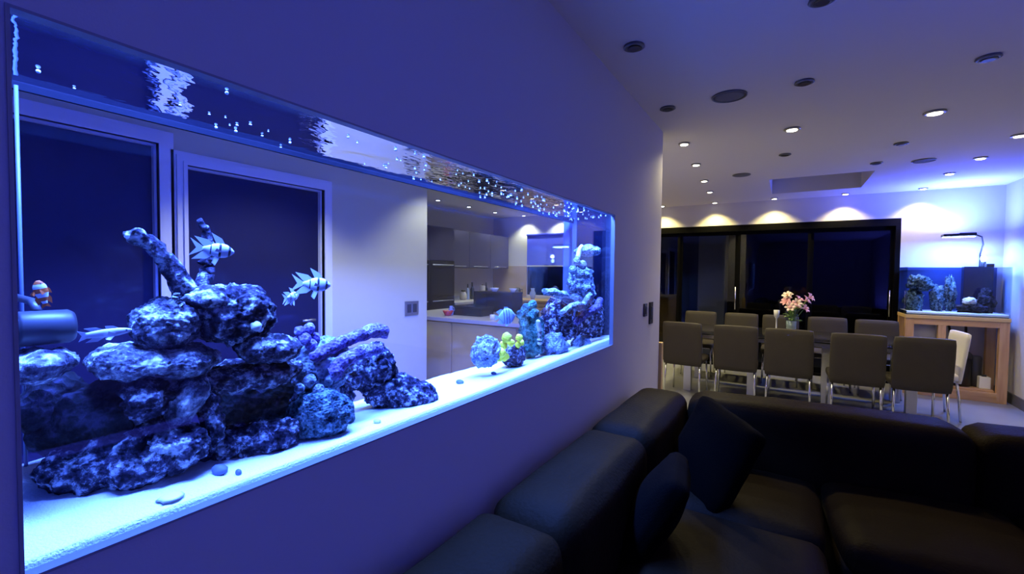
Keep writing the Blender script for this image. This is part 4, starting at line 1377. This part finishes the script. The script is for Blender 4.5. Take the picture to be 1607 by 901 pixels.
# bottles and jars on the side worktop
WT = .8705
items = [('jar', 'squat pale jar, leftmost on the side worktop', 727, 'jar', M['stone'], [(.05, 0), (.06, .02), (.055, .10), (.03, .14), (.035, .16), (.005, .165)]),
         ('bottle', 'dark bottle right of the squat pale jar', 741, 'bottle', M['bottleg'], [(.032, 0), (.035, .01), (.035, .17), (.013, .22), (.013, .29), (.004, .292)]),
         ('canister', 'tall cream canister in the middle of the side worktop', 757, 'canister', M['stone'], [(.05, 0), (.052, .01), (.052, .21), (.045, .225), (.012, .23), (.012, .245), (.004, .247)]),
         ('bottle', 'dark bottle just right of the tall cream canister', 763, 'bottle', M['bottleg'], [(.03, 0), (.033, .01), (.033, .16), (.012, .21), (.012, .28), (.004, .282)]),
         ('bottle', 'small pale bottle at the far end of the side worktop', 775, 'bottle', M['stone'], [(.03, 0), (.034, .01), (.034, .12), (.012, .16), (.012, .21), (.004, .212)]),
         ('bottle', 'slim pale bottle between the jar and the dark bottle', 734, 'bottle', M['glassware'], [(.025, 0), (.028, .01), (.028, .15), (.011, .20), (.011, .26), (.004, .262)])]
for nm, lab, u, cat, m, prof in items:
    p = at(u, 468, x=-3.82)
    if p.y > 7.08: p.y = 7.05
    t = thing(nm, lab, cat, (-3.82, p.y, WT), 0, 'jars and bottles on the kitchen worktop')
    n = len(prof)
    MB().lathe(prof[:n - 2], n=18).build('body', m, t, smooth=True)
    MB().lathe([(prof[n - 2][0] + .002, prof[n - 3][1] + .0005), (prof[n - 2][0] + .002, prof[n - 2][1] + .004), (.004, prof[n - 1][1] + .004)], n=14).build('stopper', M['darkgrey'], t, smooth=True)
t = thing('kettle', 'dark kettle on the oak unit before the tan wall panel', 'kettle', (on(812, 450, 6.85).x, 6.85, .8705))
MB().lathe([(.065, 0), (.07, .01), (.062, .14), (.045, .19), (.012, .20)], n=22).build('kettle_body', M['darkgrey'], t, smooth=True)
MB().tube([(.062, 0, .16), (.10, 0, .17), (.11, 0, .10), (.068, 0, .05)], .009, 8).build('handle', M['black'], t, smooth=True)
t = thing('glass_vase', 'small blue glass vase on the oak unit under the blue reflection panel', 'vase', (on(836, 462, 6.9).x, 6.9, .8705))
MB().lathe([(.03, 0), (.04, .02), (.055, .10), (.03, .16), (.04, .19), (.036, .19), (.026, .16)], n=20).build('vase_body', M['glassware'], t, smooth=True)

# added unseen fixture along the right wall, housing the blue ceiling fill
t = thing('ceiling_fill_box', 'added unseen light box along the right wall, blue fill for the ceiling', 'lamp', (2.62, .2, 0))
MB().box((2.50, -1.12, 0), (2.74, 1.52, .30)).build('housing', M['darkgrey'], t, world=True, bevel=.01)
box((2.53, -1.09, .301), (2.71, 1.49, .306)).build('led_strip', mat('fill_box_diffuser', (.4, .4, .8), .5, emit=(.07, .09, 1.0), estr=3), t, world=True)
